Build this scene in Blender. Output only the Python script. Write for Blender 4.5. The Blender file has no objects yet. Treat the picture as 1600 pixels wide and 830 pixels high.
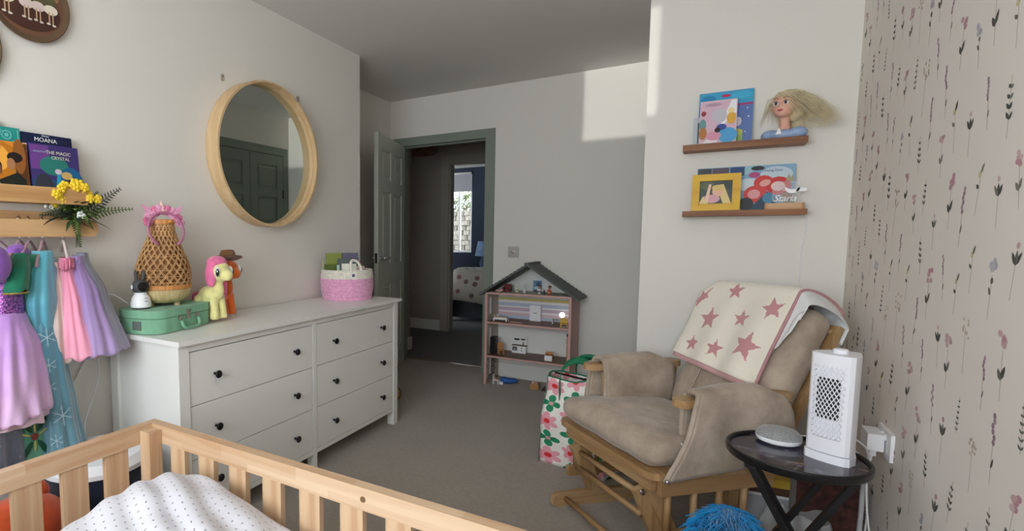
import bpy, bmesh, math, random
from mathutils import Vector, Matrix, Euler, noise
random.seed(7)
PI = math.pi
sc = bpy.context.scene
C = sc.collection

# ------------------------------------------------------------------ camera
def make_camera():
    yaw, pitch = -0.571, 0.083
    f, cx, cy = 823.7, 580.4, 438.0
    cp, sp = math.cos(pitch), math.sin(pitch)
    fwd = Vector((math.sin(yaw) * cp, math.cos(yaw) * cp, -sp))
    right = Vector((math.cos(yaw), -math.sin(yaw), 0))
    up = right.cross(fwd)
    cam = bpy.data.cameras.new('camera')
    cam.sensor_fit = 'HORIZONTAL'; cam.sensor_width = 36
    cam.lens = f * 36 / 1600
    cam.shift_x = (800 - cx) / 1600
    cam.shift_y = (cy - 415) / 1600
    cam.clip_start = 0.02
    o = bpy.data.objects.new('camera', cam); C.objects.link(o)
    m = Matrix((right, up, -fwd)).transposed().to_4x4()
    m.translation = Vector((0, 0, 1.172))
    o.matrix_world = m
    sc.camera = o
make_camera()

# ------------------------------------------------------------------ light
sc.view_settings.view_transform = 'Standard'
sc.view_settings.look = 'None'
sc.view_settings.gamma = 1
sc.view_settings.exposure = -0.12
sc.view_settings.use_curve_mapping = False
sc.cycles.use_denoising = True
sc.cycles.max_bounces = 10
sc.cycles.diffuse_bounces = 7
sc.cycles.sample_clamp_indirect = 6.0
w = bpy.data.worlds.new('overcast_sky'); sc.world = w; w.use_nodes = True
bgn = w.node_tree.nodes['Background']
bgn.inputs['Color'].default_value = (0.86, 0.93, 1.0, 1)
bgn.inputs['Strength'].default_value = 13.0
WIN = dict(x0=-1.55, x1=0.40, z0=0.92, z1=2.2, y=-1.25)     # the bedroom's own window, behind the camera
def portal(loc, rot, sx, sy):
    l = bpy.data.lights.new('window_daylight', 'AREA'); l.shape = 'RECTANGLE'; l.size = sx; l.size_y = sy
    l.cycles.is_portal = True
    o = bpy.data.objects.new('window_daylight', l); C.objects.link(o); o.location = loc; o.rotation_euler = rot
portal(((WIN['x0'] + WIN['x1']) / 2, WIN['y'] - 0.06, (WIN['z0'] + WIN['z1']) / 2), (PI / 2, 0, 0), WIN['x1'] - WIN['x0'], WIN['z1'] - WIN['z0'])
# sun thrown back low through the window by something bright outside: the pale patches high on the far walls
gl = bpy.data.lights.new('reflected_sun', 'AREA'); gl.shape = 'RECTANGLE'; gl.size = 0.60; gl.size_y = 0.53; gl.energy = 0.42; gl.spread = math.radians(0.5); gl.color = (1.0, 0.99, 0.96)
go = bpy.data.objects.new('reflected_sun', gl); C.objects.link(go)
GLINT = Vector((0.012, 1.0, 0.085)).normalized()
go.rotation_euler = GLINT.to_track_quat('-Z', 'Y').to_euler(); go.location = Vector((-0.555, 3.6, 2.098)) - GLINT * 6.0

# ------------------------------------------------------------------ materials
def lin(c):
    if isinstance(c, str):
        c = tuple(int(c[i:i + 2], 16) for i in (0, 2, 4))
    return tuple((v / 255 / 12.92 if v / 255 <= 0.04045 else ((v / 255 + 0.055) / 1.055) ** 2.4) for v in c[:3])
class S:                                   # a socket with arithmetic
    def __init__(s, nt, k): s.nt = nt; s.k = k
    def op(s, o, *b):
        n = s.nt.nodes.new('ShaderNodeMath'); n.operation = o
        for i, v in enumerate((s,) + b):
            if isinstance(v, S): s.nt.links.new(v.k, n.inputs[i])
            else: n.inputs[i].default_value = v
        return S(s.nt, n.outputs[0])
    def __add__(s, b): return s.op('ADD', b)
    def __radd__(s, b): return s.op('ADD', b)
    def __sub__(s, b): return s.op('SUBTRACT', b)
    def __rsub__(s, b): return (s * -1.0) + b
    def __mul__(s, b): return s.op('MULTIPLY', b)
    def __rmul__(s, b): return s.op('MULTIPLY', b)
    def __truediv__(s, b): return s.op('DIVIDE', b)
    def __lt__(s, b): return s.op('LESS_THAN', b)
    def __gt__(s, b): return s.op('GREATER_THAN', b)
    def fract(s): return s.op('FRACT')
    def floor(s): return s.op('FLOOR')
    def abs(s): return s.op('ABSOLUTE')
    def sin(s): return s.op('SINE')
    def cos(s): return s.op('COSINE')
    def max(s, b): return s.op('MAXIMUM', b)
    def min(s, b): return s.op('MINIMUM', b)
    def mod(s, b): return s.op('FLOORED_MODULO', b)
    def atan2(s, b): return s.op('ARCTAN2', b)
    def hyp(s, b): return (s * s + b * b).op('SQRT')
class Mat:
    def __init__(m, name, col=(200, 200, 200), rough=0.6, metal=0.0, spec=0.4):
        m.mat = bpy.data.materials.new(name); m.mat.use_nodes = True
        m.nt = m.mat.node_tree; m.b = m.nt.nodes['Principled BSDF']
        m.b.inputs['Base Color'].default_value = (*lin(col), 1)
        m.b.inputs['Roughness'].default_value = rough; m.b.inputs['Metallic'].default_value = metal
        m.b.inputs['Specular IOR Level'].default_value = spec
        m.base = None
    def set(m, k, v):
        if isinstance(v, S): m.nt.links.new(v.k, m.b.inputs[k])
        else: m.b.inputs[k].default_value = v
        return m
    def coord(m, kind='Object', sc=(1, 1, 1), rot=(0, 0, 0)):
        t = m.nt.nodes.new('ShaderNodeTexCoord'); mp = m.nt.nodes.new('ShaderNodeMapping')
        mp.inputs['Scale'].default_value = sc; mp.inputs['Rotation'].default_value = rot
        m.nt.links.new(t.outputs[kind], mp.inputs['Vector']); return mp.outputs[0]
    def xyz(m, v):
        n = m.nt.nodes.new('ShaderNodeSeparateXYZ'); m.nt.links.new(v, n.inputs[0])
        return [S(m.nt, n.outputs[i]) for i in range(3)]
    def vec(m, x, y, z=0.0):
        n = m.nt.nodes.new('ShaderNodeCombineXYZ')
        for i, v in enumerate((x, y, z)):
            if isinstance(v, S): m.nt.links.new(v.k, n.inputs[i])
            else: n.inputs[i].default_value = v
        return n.outputs[0]
    def noise(m, v, scale=5, detail=3, rough=0.55, dist=0.0):
        n = m.nt.nodes.new('ShaderNodeTexNoise'); m.nt.links.new(v, n.inputs['Vector'])
        n.inputs['Scale'].default_value = scale; n.inputs['Detail'].default_value = detail
        n.inputs['Roughness'].default_value = rough; n.inputs['Distortion'].default_value = dist
        return S(m.nt, n.outputs[0])
    def white(m, v):
        n = m.nt.nodes.new('ShaderNodeTexWhiteNoise'); m.nt.links.new(v, n.inputs['Vector']); return S(m.nt, n.outputs[0])
    def voro(m, v, scale=5, rnd=1.0):
        n = m.nt.nodes.new('ShaderNodeTexVoronoi'); m.nt.links.new(v, n.inputs['Vector'])
        n.inputs['Scale'].default_value = scale; n.inputs['Randomness'].default_value = rnd
        return S(m.nt, n.outputs['Distance']), n.outputs['Color'], n.outputs['Position']
    def ramp(m, f, *stops):
        n = m.nt.nodes.new('ShaderNodeValToRGB'); m.nt.links.new(f.k, n.inputs[0])
        e = n.color_ramp.elements
        while len(e) < len(stops): e.new(0.5)
        for q, (p, c) in zip(e, stops): q.position = p; q.color = (*lin(c), 1)
        return n.outputs[0]
    def col(m, c):
        n = m.nt.nodes.new('ShaderNodeRGB'); n.outputs[0].default_value = (*lin(c), 1); return n.outputs[0]
    def mix(m, f, a, b, mode='MIX'):
        n = m.nt.nodes.new('ShaderNodeMix'); n.data_type = 'RGBA'; n.blend_type = mode
        if isinstance(f, S): m.nt.links.new(f.k, n.inputs[0])
        else: n.inputs[0].default_value = f
        for i, v in ((6, a), (7, b)):
            if isinstance(v, (tuple, str)): v = m.col(v)
            m.nt.links.new(v, n.inputs[i])
        return n.outputs[2]
    def color(m, out): m.nt.links.new(out, m.b.inputs['Base Color']); return m
    def bump(m, h, strength=0.3, dist=0.002):
        n = m.nt.nodes.new('ShaderNodeBump'); n.inputs['Strength'].default_value = strength; n.inputs['Distance'].default_value = dist
        m.nt.links.new(h.k, n.inputs['Height']); m.nt.links.new(n.outputs[0], m.b.inputs['Normal']); return m
_pl = {}
def plain(name, col, rough=0.55, metal=0.0, spec=0.4):
    if name not in _pl: _pl[name] = Mat(name, col, rough, metal, spec).mat
    return _pl[name]
def paint(name, col, rough=0.85, grain=220, strength=0.12, spec=0.25):
    m = Mat(name, col, rough, 0, spec); v = m.coord(); n = m.noise(v, grain, 3)
    big = m.noise(v, 1.3, 2)
    m.color(m.mix(big * 0.10, col, tuple(int(x * 0.94) for x in col)))
    return m.bump(n, strength, 0.001).mat
def wood(name, light, dark, axis=0, scale=1.0, rough=0.5, block=0.0, grain=1.0, spec=0.35):
    m = Mat(name, light, rough, 0, spec)
    k = [9.0 * scale] * 3; k[axis] = 0.55 * scale
    v = m.coord('Object', tuple(k)); x = m.xyz(m.coord('Object'))[axis]
    warp = m.noise(v, 1.6, 3, 0.5, 0.6)
    rings = (warp * 26.0 * grain).sin() * 0.5 + 0.5
    k2 = [140.0 * scale] * 3; k2[axis] = 5.0 * scale
    fine = m.noise(m.coord('Object', tuple(k2)), 1.0, 2)
    f = (rings * 0.55 + fine * 0.45)
    if block:
        o = m.xyz(m.coord('Object')); oth = o[(axis + 1) % 3] + o[(axis + 2) % 3]
        t = m.white(m.vec((x / block + (oth / 0.031).floor() * 0.37).floor(), (oth / 0.031).floor()))
        f = f * 0.62 + t * 0.5
    m.color(m.ramp(f, (0.15, light), (0.9, dark)))
    return m.bump(fine, 0.08, 0.001).mat
def cloth(name, col, var=0.12, rough=0.92, weave=260, strength=0.25, mott=9, sheen=0.3):
    m = Mat(name, col, rough, 0, 0.15); v = m.coord()
    a = m.noise(v, mott, 4); d = tuple(max(0, int(c * (1 - 2.2 * var))) for c in col); l = tuple(min(255, int(c * (1 + var))) for c in col)
    m.color(m.ramp(a, (0.25, d), (0.75, l)))
    m.b.inputs['Sheen Weight'].default_value = sheen
    return m.bump(m.noise(v, weave, 2), strength, 0.001).mat
INK = Mat('printed_ink', (255, 255, 255), 0.42, 0, 0.35)
_a = INK.nt.nodes.new('ShaderNodeAttribute'); _a.attribute_name = 'Col'; INK.nt.links.new(_a.outputs['Color'], INK.b.inputs['Base Color'])
INK = INK.mat
MATTE_INK = Mat('wallpaper_ink', (255, 255, 255), 0.9, 0, 0.1)
_a = MATTE_INK.nt.nodes.new('ShaderNodeAttribute'); _a.attribute_name = 'Col'; MATTE_INK.nt.links.new(_a.outputs['Color'], MATTE_INK.b.inputs['Base Color'])
MATTE_INK = MATTE_INK.mat

# ------------------------------------------------------------------ objects
def thing(name, label, cat, loc=(0, 0, 0), rz=0.0, group=None, rx=0.0, ry=0.0):
    o = bpy.data.objects.new(name, None); C.objects.link(o); o.empty_display_size = 0.05
    o.location = loc; o.rotation_euler = (rx, ry, rz)
    return tag(o, label, cat, group)
def tag(o, label, cat, group=None, kind=None):
    if label: o['label'] = label
    if cat: o['category'] = cat
    if group: o['group'] = group
    if kind: o['kind'] = kind
    return o
def link(name, me, mat, parent=None, smooth=False, loc=None, rot=None):
    o = bpy.data.objects.new(name, me); C.objects.link(o)
    if mat is not None and not me.materials: me.materials.append(mat)
    if smooth:
        me.polygons.foreach_set('use_smooth', [True] * len(me.polygons))
    if parent: o.parent = parent
    if loc: o.location = loc
    if rot: o.rotation_euler = rot
    return o
def fin(name, bm, mat, parent=None, smooth=False, bev=0.0, seg=2, loc=None, rot=None, auto=None, sub=0):
    if bev: bmesh.ops.bevel(bm, geom=[e for e in bm.edges if len(e.link_faces) == 2 and e.calc_face_angle(0) > 0.5], offset=bev, segments=seg, profile=0.5, affect='EDGES', clamp_overlap=True)
    bmesh.ops.recalc_face_normals(bm, faces=bm.faces[:])
    me = bpy.data.meshes.new(name); bm.to_mesh(me); bm.free()
    o = link(name, me, mat, parent, smooth, loc, rot)
    if sub: md = o.modifiers.new('soft', 'SUBSURF'); md.levels = sub; md.render_levels = sub
    if auto is not None:
        me.polygons.foreach_set('use_smooth', [True] * len(me.polygons))
        b2 = bmesh.new(); b2.from_mesh(me)
        for e in b2.edges: e.smooth = not (len(e.link_faces) == 2 and e.calc_face_angle(0) > auto)
        b2.to_mesh(me); b2.free()
    return o
def a_box(bm, x0, x1, y0, y1, z0, z1, mtx=None):
    vs = [bm.verts.new(Vector(p)) for p in ((x0, y0, z0), (x1, y0, z0), (x1, y1, z0), (x0, y1, z0), (x0, y0, z1), (x1, y0, z1), (x1, y1, z1), (x0, y1, z1))]
    if mtx:
        for v in vs: v.co = mtx @ v.co
    for q in ((0, 3, 2, 1), (4, 5, 6, 7), (0, 1, 5, 4), (1, 2, 6, 5), (2, 3, 7, 6), (3, 0, 4, 7)): bm.faces.new([vs[i] for i in q])
    return vs
def box(name, x0, x1, y0, y1, z0, z1, mat, parent=None, bev=0.0, seg=2, rot=None, piv=None):
    bm = bmesh.new()
    if rot:                                    # rotate about the box centre
        c = Vector(piv or ((x0 + x1) / 2, (y0 + y1) / 2, (z0 + z1) / 2))
        m = Matrix.Translation(c) @ Euler(rot).to_matrix().to_4x4() @ Matrix.Translation(-c)
    else: m = None
    a_box(bm, x0, x1, y0, y1, z0, z1, m)
    return fin(name, bm, mat, parent, bev=bev, seg=seg)
def bar(name, a, b, wx, wy, mat, parent=None, bev=0.002, up=(0, 0, 1), seg=2):
    """a straight stick of section wx by wy from a to b"""
    a, b = Vector(a), Vector(b); d = (b - a); L = d.length; d.normalize(); u = Vector(up)
    if abs(d.dot(u)) > 0.97: u = Vector((0, 1, 0))
    x = u.cross(d).normalized(); y = d.cross(x)
    m = Matrix((x, y, d)).transposed().to_4x4(); m.translation = a
    bm = bmesh.new(); a_box(bm, -wx / 2, wx / 2, -wy / 2, wy / 2, 0, L, m)
    return fin(name, bm, mat, parent, bev=bev, seg=seg)
def a_tube(bm, pts, r, n=8, cap=True, flat=1.0):
    pts = [Vector(p) for p in pts]; k = len(pts); rs = r if isinstance(r, (list, tuple)) else [r] * k
    rings = []; prev = None
    for i, p in enumerate(pts):
        d = (pts[min(i + 1, k - 1)] - pts[max(i - 1, 0)]); d = d.normalized() if d.length > 1e-9 else Vector((0, 0, 1))
        if prev is None:
            u = Vector((0, 0, 1)) if abs(d.z) < 0.9 else Vector((1, 0, 0)); u = (u - d * u.dot(d)).normalized()
        else: u = (prev - d * prev.dot(d)); u = u.normalized() if u.length > 1e-6 else d.orthogonal().normalized()
        prev = u; v = d.cross(u)
        rings.append([bm.verts.new(p + (u * math.cos(2 * PI * j / n) * flat + v * math.sin(2 * PI * j / n)) * rs[i]) for j in range(n)])
    for a, b in zip(rings, rings[1:]):
        for j in range(n): bm.faces.new((a[j], a[(j + 1) % n], b[(j + 1) % n], b[j]))
    if cap:
        bm.faces.new(rings[0][::-1]); bm.faces.new(rings[-1])
    return rings
def tube(name, pts, r, mat, parent=None, n=8, flat=1.0, smooth=True, curve=0):
    if curve: pts = spline(pts, curve)
    bm = bmesh.new(); a_tube(bm, pts, r, n, True, flat); return fin(name, bm, mat, parent, smooth)
def spline(pts, k=6):
    P = [Vector(p) for p in pts]; P = [P[0] * 2 - P[1]] + P + [P[-1] * 2 - P[-2]]; out = []
    for i in range(1, len(P) - 2):
        for j in range(k):
            t = j / k; a, b, c, d = P[i - 1:i + 3]
            out.append(0.5 * ((2 * b) + (c - a) * t + (2 * a - 5 * b + 4 * c - d) * t * t + (3 * b - a - 3 * c + d) * t ** 3))
    out.append(P[-2]); return out
def a_lathe(bm, prof, n=32, mtx=None, cap=True):
    rings = []
    for r, z in prof:
        rings.append([bm.verts.new((r * math.cos(2 * PI * j / n), r * math.sin(2 * PI * j / n), z)) for j in range(n)])
    if mtx:
        for g in rings:
            for v in g: v.co = mtx @ v.co
    for a, b in zip(rings, rings[1:]):
        for j in range(n): bm.faces.new((a[j], a[(j + 1) % n], b[(j + 1) % n], b[j]))
    if cap:
        if prof[0][0] > 1e-6: bm.faces.new(rings[0][::-1])
        if prof[-1][0] > 1e-6: bm.faces.new(rings[-1])
    return rings
def lathe(name, prof, mat, parent=None, n=32, loc=None, rot=None, cap=True, auto=0.6, mtx=None):
    bm = bmesh.new(); a_lathe(bm, [(max(r, 1e-5), z) for r, z in prof], n, mtx, cap)
    return fin(name, bm, mat, parent, loc=loc, rot=rot, auto=auto)
def prism(name, poly, y0, y1, mat, parent=None, bev=0.0, seg=2, plane='xz', auto=None, mtx=None):
    """polygon in a plane, extruded along the third axis"""
    bm = bmesh.new()
    f = {'xz': lambda a, b, t: (a, t, b), 'xy': lambda a, b, t: (a, b, t), 'yz': lambda a, b, t: (t, a, b)}[plane]
    A = [bm.verts.new(f(a, b, y0)) for a, b in poly]; B = [bm.verts.new(f(a, b, y1)) for a, b in poly]
    if mtx:
        for v in A + B: v.co = mtx @ v.co
    bm.faces.new(A); bm.faces.new(B[::-1])
    for i in range(len(poly)): j = (i + 1) % len(poly); bm.faces.new((A[j], A[i], B[i], B[j]))
    return fin(name, bm, mat, parent, bev=bev, seg=seg, auto=auto)
def rrect(x0, x1, z0, z1, r, n=5, corners=(1, 1, 1, 1)):
    out = []
    for (cx, cz, a0, on) in ((x1 - r, z0 + r, -90, corners[0]), (x1 - r, z1 - r, 0, corners[1]), (x0 + r, z1 - r, 90, corners[2]), (x0 + r, z0 + r, 180, corners[3])):
        if on:
            for i in range(n + 1): t = math.radians(a0 + 90 * i / n); out.append((cx + r * math.cos(t), cz + r * math.sin(t)))
        else:
            t = math.radians(a0 + 45); out.append((cx + r * (1 if math.cos(t) > 0 else -1), cz + r * (1 if math.sin(t) > 0 else -1)))
    return out
def surf(name, fn, nu, nv, mat, parent=None, thick=0.0, closed_u=False, smooth=True, uv=True, sub=0):
    """surface fn(u, v) -> point, u and v in 0..1, with UVs; optional thickness"""
    bm = bmesh.new(); g = []
    for j in range(nv + 1):
        g.append([bm.verts.new(fn(i / nu, j / nv)) for i in range(nu if closed_u else nu + 1)])
    lay = bm.loops.layers.uv.new('UVMap')
    for j in range(nv):
        for i in range(nu):
            i2 = (i + 1) % nu if closed_u else i + 1
            f = bm.faces.new((g[j][i], g[j][i2], g[j + 1][i2], g[j + 1][i]))
            for l, (a, b) in zip(f.loops, ((i, j), (i + 1, j), (i + 1, j + 1), (i, j + 1))): l[lay].uv = (a / nu, b / nv)
    me = bpy.data.meshes.new(name); bm.to_mesh(me); bm.free()
    o = link(name, me, mat, parent, smooth)
    if thick: md = o.modifiers.new('thickness', 'SOLIDIFY'); md.thickness = thick; md.offset = 0
    if sub: md = o.modifiers.new('soft', 'SUBSURF'); md.levels = sub; md.render_levels = sub
    return o
def a_ball(bm, c, r, rot=None, u=16, v=10):
    r = Vector(r if isinstance(r, (tuple, list)) else (r, r, r))
    m = Matrix.Translation(Vector(c)) @ (Euler(rot).to_matrix().to_4x4() if rot else Matrix()) @ Matrix.Diagonal((*r, 1))
    return bmesh.ops.create_uvsphere(bm, u_segments=u, v_segments=v, radius=1.0, matrix=m)
def ball(name, c, r, mat, parent=None, rot=None, u=20, v=12):
    bm = bmesh.new(); a_ball(bm, c, r, rot, u, v); return fin(name, bm, mat, parent, True)
def blob(name, items, mat, parent=None, vox=0.008, smooth=6):
    """balls (c, r[, rot]) and limbs ('t', pts, radii) melted into one continuous surface"""
    bm = bmesh.new()
    for it in items:
        if it[0] == 't': a_tube(bm, it[1], it[2], 12)
        else: a_ball(bm, it[0], it[1], it[2] if len(it) > 2 else None)
    o = fin(name, bm, mat, parent, True)
    md = o.modifiers.new('melt', 'REMESH'); md.mode = 'VOXEL'; md.voxel_size = vox; md.use_smooth_shade = True
    md = o.modifiers.new('relax', 'SMOOTH'); md.factor = 0.5; md.iterations = smooth
    return o
def strands(name, roots, mat, parent, r=0.0015, n=3):
    bm = bmesh.new()
    for pts in roots: a_tube(bm, pts, [r * (1 - 0.7 * i / (len(pts) - 1)) for i in range(len(pts))], n, False)
    o = fin(name, bm, mat, parent, True); o['kind'] = 'stuff'; return o
def decal(name, shapes, parent, at=0.0, mat=None, frame=None, step=0.00025):
    """flat print: (colour, polygon) layers in local xz, facing -y; frame maps (x, z, depth) to a point"""
    bm = bmesh.new(); cl = bm.loops.layers.float_color.new('Col')
    fr = frame or (lambda x, z, d: (x, at - d, z))
    for k, (c, poly) in enumerate(shapes):
        lc = (*lin(c), 1)
        f = bm.faces.new([bm.verts.new(fr(x, z, step * (1 + k))) for x, z in poly])
        for l in f.loops: l[cl] = lc
    bmesh.ops.triangulate(bm, faces=bm.faces[:])
    me = bpy.data.meshes.new(name); bm.to_mesh(me); bm.free()
    return link(name, me, mat or INK, parent)
def ell(cx, cz, rx, rz, n=16, rot=0.0):
    c, s = math.cos(rot), math.sin(rot)
    return [(cx + rx * math.cos(t) * c - rz * math.sin(t) * s, cz + rx * math.cos(t) * s + rz * math.sin(t) * c) for t in (2 * PI * i / n for i in range(n))]
def rct(x0, x1, z0, z1): return [(x0, z0), (x1, z0), (x1, z1), (x0, z1)]
def star(cx, cz, r, rot=0.0, k=5, inner=0.42):
    return [(cx + r * (1 if i % 2 == 0 else inner) * math.sin(rot + PI * i / k), cz + r * (1 if i % 2 == 0 else inner) * math.cos(rot + PI * i / k)) for i in range(2 * k)]
def text(name, body, size, mat, parent, loc, rot=(PI / 2, 0, 0), ext=0.0003, align='CENTER', shear=0.0, space=1.0, sx=1.0):
    cu = bpy.data.curves.new(name, 'FONT'); cu.body = body; cu.size = size; cu.extrude = ext
    cu.align_x = align; cu.align_y = 'CENTER'; cu.shear = shear; cu.space_character = space; cu.resolution_u = 3
    t = bpy.data.objects.new(name, cu)
    me = bpy.data.meshes.new_from_object(t); bpy.data.objects.remove(t); bpy.data.curves.remove(cu)
    o = link(name, me, mat, parent, loc=loc, rot=rot); o.scale = (sx, 1, 1); return o
def dup(root, loc, rz, label=None):
    r = root.copy(); C.objects.link(r); r.location = loc; r.rotation_euler[2] = rz
    if label: r['label'] = label
    for ch in list(root.children):
        c = ch.copy(); C.objects.link(c); c.parent = r
        for g in ch.children: d = g.copy(); C.objects.link(d); d.parent = c
    return r
def struct(o): o['kind'] = 'structure'; return o
# ================================================================== the room
XA, XALC, XC, XD = -2.075, -2.534, -0.307, 0.504      # mirror wall, alcove side, alcove right side, wallpaper wall
YC, YB, Y0, ZC = 3.082, 4.267, -1.25, 2.4
m_wall = paint('wall_emulsion', (226, 222, 214))
m_ceil = paint('ceiling_emulsion', (222, 220, 215))
m_green = Mat('sage_eggshell', (128, 137, 125), 0.45, 0, 0.4); m_green.bump(m_green.noise(m_green.coord(), 90, 2), 0.04, 0.001); m_green = m_green.mat
m_gloss = plain('white_gloss', (222, 221, 214), 0.35)
m_door = Mat('door_gloss', (182, 185, 176), 0.4, 0, 0.4).mat
m_chrome = plain('chrome', (200, 200, 200), 0.18, 1.0)
m_black = plain('black_plastic', (18, 18, 19), 0.35)
m_white = plain('white_plastic', (236, 236, 238), 0.3)
def carpet(name, a, b):
    m = Mat(name, a, 0.98, 0, 0.05); v = m.coord()
    n = m.noise(v, 420, 2); n2 = m.noise(v, 46, 4, 0.7); n3 = m.noise(v, 2.2, 3)
    m.color(m.ramp(n * 0.55 + n2 * 0.3 + n3 * 0.15, (0.28, b), (0.72, a))); m.b.inputs['Sheen Weight'].default_value = 0.25
    return m.bump(n * 0.6 + n2 * 0.7, 0.7, 0.006).mat
m_carpet = carpet('grey_carpet', (182, 172, 159), (130, 121, 111))
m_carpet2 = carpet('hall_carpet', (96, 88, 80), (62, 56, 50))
def s_box(name, label, cat, *a, bev=0.0):
    return struct(tag(box(name, *a, bev=bev), label, cat))
s_box('floor', 'grey-brown loop pile carpet over the whole bedroom floor', 'floor', -2.7, 0.7, Y0 - 0.1, 4.43, -0.06, 0.0, m_carpet)
s_box('ceiling', 'plain matt white bedroom ceiling', 'ceiling', -2.75, 0.75, Y0 - 0.15, 4.4, ZC, ZC + 0.1, m_ceil)
s_box('wall_left', 'off-white wall with the round mirror and the dress rail', 'wall', -2.72, XA, Y0 - 0.1, YC, 0, ZC, m_wall)
s_box('wall_alcove', 'off-white return wall behind the open door', 'wall', -2.72, XALC, YC, YB + 0.13, 0, ZC, m_wall)
wb = struct(tag(bpy.data.objects.new('wall_back', None), 'off-white far wall with the green framed doorway', 'wall')); C.objects.link(wb)
box('wall_panel', XALC, -2.44, YB, YB + 0.13, 0, ZC, m_wall, wb)
box('wall_panel', -1.585, XC, YB, YB + 0.13, 0, ZC, m_wall, wb)
box('wall_panel', -2.44, -1.585, YB, YB + 0.13, 2.012, ZC, m_wall, wb)
wfr = struct(tag(bpy.data.objects.new('wall_front', None), 'off-white wall carrying the two wooden shelves behind the chair', 'wall')); C.objects.link(wfr)
box('wall_panel', XC, 0.72, YC, 3.165, 0, ZC, m_wall, wfr); box('wall_panel', XC, 0.72, 3.165, YB + 0.13, 2.075, ZC, m_wall, wfr)
box('wall_panel', XC + 0.04, 0.72, 3.165, YB + 0.13, 0, 2.075, m_wall, wfr); box('wall_panel', XC, XC + 0.04, 4.255, YB, 0, 2.075, m_wall, wfr)
wr = s_box('wall_right', 'wall papered with small pressed flower sprigs', 'wall', XD, 0.72, Y0 - 0.1, YC, 0, ZC, paint('wallpaper_ground', (234, 227, 219), 0.9, 300, 0.06))
ww = struct(tag(bpy.data.objects.new('wall_window', None), 'off-white wall with the bedroom window', 'wall')); C.objects.link(ww)
for a in ((-2.72, WIN['x0'], 0, ZC), (WIN['x1'], 0.72, 0, ZC), (WIN['x0'], WIN['x1'], 0, WIN['z0']), (WIN['x0'], WIN['x1'], WIN['z1'], ZC)):
    box('wall_panel', a[0], a[1], Y0 - 0.1, Y0, a[2], a[3], m_wall, ww)
wn = struct(tag(bpy.data.objects.new('window_1', None), 'white casement window of the bedroom', 'window')); C.objects.link(wn)
wx0, wx1, wz0, wz1 = WIN['x0'], WIN['x1'], WIN['z0'], WIN['z1']
for a in ((wx0, wx0 + .05, wz0, wz1), (wx1 - .05, wx1, wz0, wz1), (wx0 + .05, wx1 - .05, wz0, wz0 + .05), (wx0 + .05, wx1 - .05, wz1 - .05, wz1), (-1.04, -.98, wz0 + .05, wz1 - .05), (-.22, -.16, wz0 + .05, wz1 - .05)):
    box('frame_bar', a[0], a[1], Y0 - 0.08, Y0 - 0.03, a[2], a[3], m_gloss, wn, 0.004)
m_glass = Mat('window_glass', (255, 255, 255), 0.0, 0, 0.3); m_glass.set('Transmission Weight', 1.0).set('IOR', 1.01); m_glass = m_glass.mat
box('window_sill', wx0 - .05, wx1 + .05, Y0 - 0.02, Y0 + 0.14, wz0 - .03, wz0, m_gloss, wn, 0.005)
# skirting boards
def skirt(name, label, *a):
    return struct(tag(box(name, *a, m_gloss, bev=0.004), label, 'baseboard'))
skirt('baseboard_left', 'white skirting board along the mirror wall', XA, XA + 0.015, Y0, YC, 0, 0.12)
skirt('baseboard_back', 'white skirting board behind the doll house', -1.527, XC, YB - 0.015, YB, 0, 0.12)
skirt('baseboard_front', 'white skirting board behind the nursing chair', XC, XD, YC - 0.015, YC, 0, 0.12)
skirt('baseboard_right', 'white skirting board below the flowered wallpaper', XD - 0.015, XD, Y0, YC - 0.015, 0, 0.12)
# door frame
fr = struct(tag(bpy.data.objects.new('trim_1', None), 'sage green door frame around the open bedroom doorway', 'door frame')); C.objects.link(fr)
box('architrave', -2.492, -2.417, YB - 0.018, YB, 0, 1.985, m_green, fr, 0.004)
box('architrave', -1.607, -1.528, YB - 0.018, YB, 0, 1.985, m_green, fr, 0.004)
box('architrave', -2.492, -1.528, YB - 0.018, YB, 1.985, 2.058, m_green, fr, 0.004)
box('jamb', -2.44, -2.412, YB, YB + 0.13, 0, 1.99, m_green, fr, 0.002)
box('jamb', -1.612, -1.585, YB, YB + 0.13, 0, 1.99, m_green, fr, 0.002)
box('door_head', -2.412, -1.612, YB, YB + 0.13, 1.99, 2.012, m_green, fr, 0.002)
box('door_stop', -2.412, -2.397, YB + 0.045, YB + 0.075, 0, 1.975, m_green, fr, 0.002)
box('door_stop', -1.627, -1.612, YB + 0.045, YB + 0.075, 0, 1.975, m_green, fr, 0.002)
box('door_stop', -2.412, -1.612, YB + 0.045, YB + 0.075, 1.975, 1.99, m_green, fr, 0.002)
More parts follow.
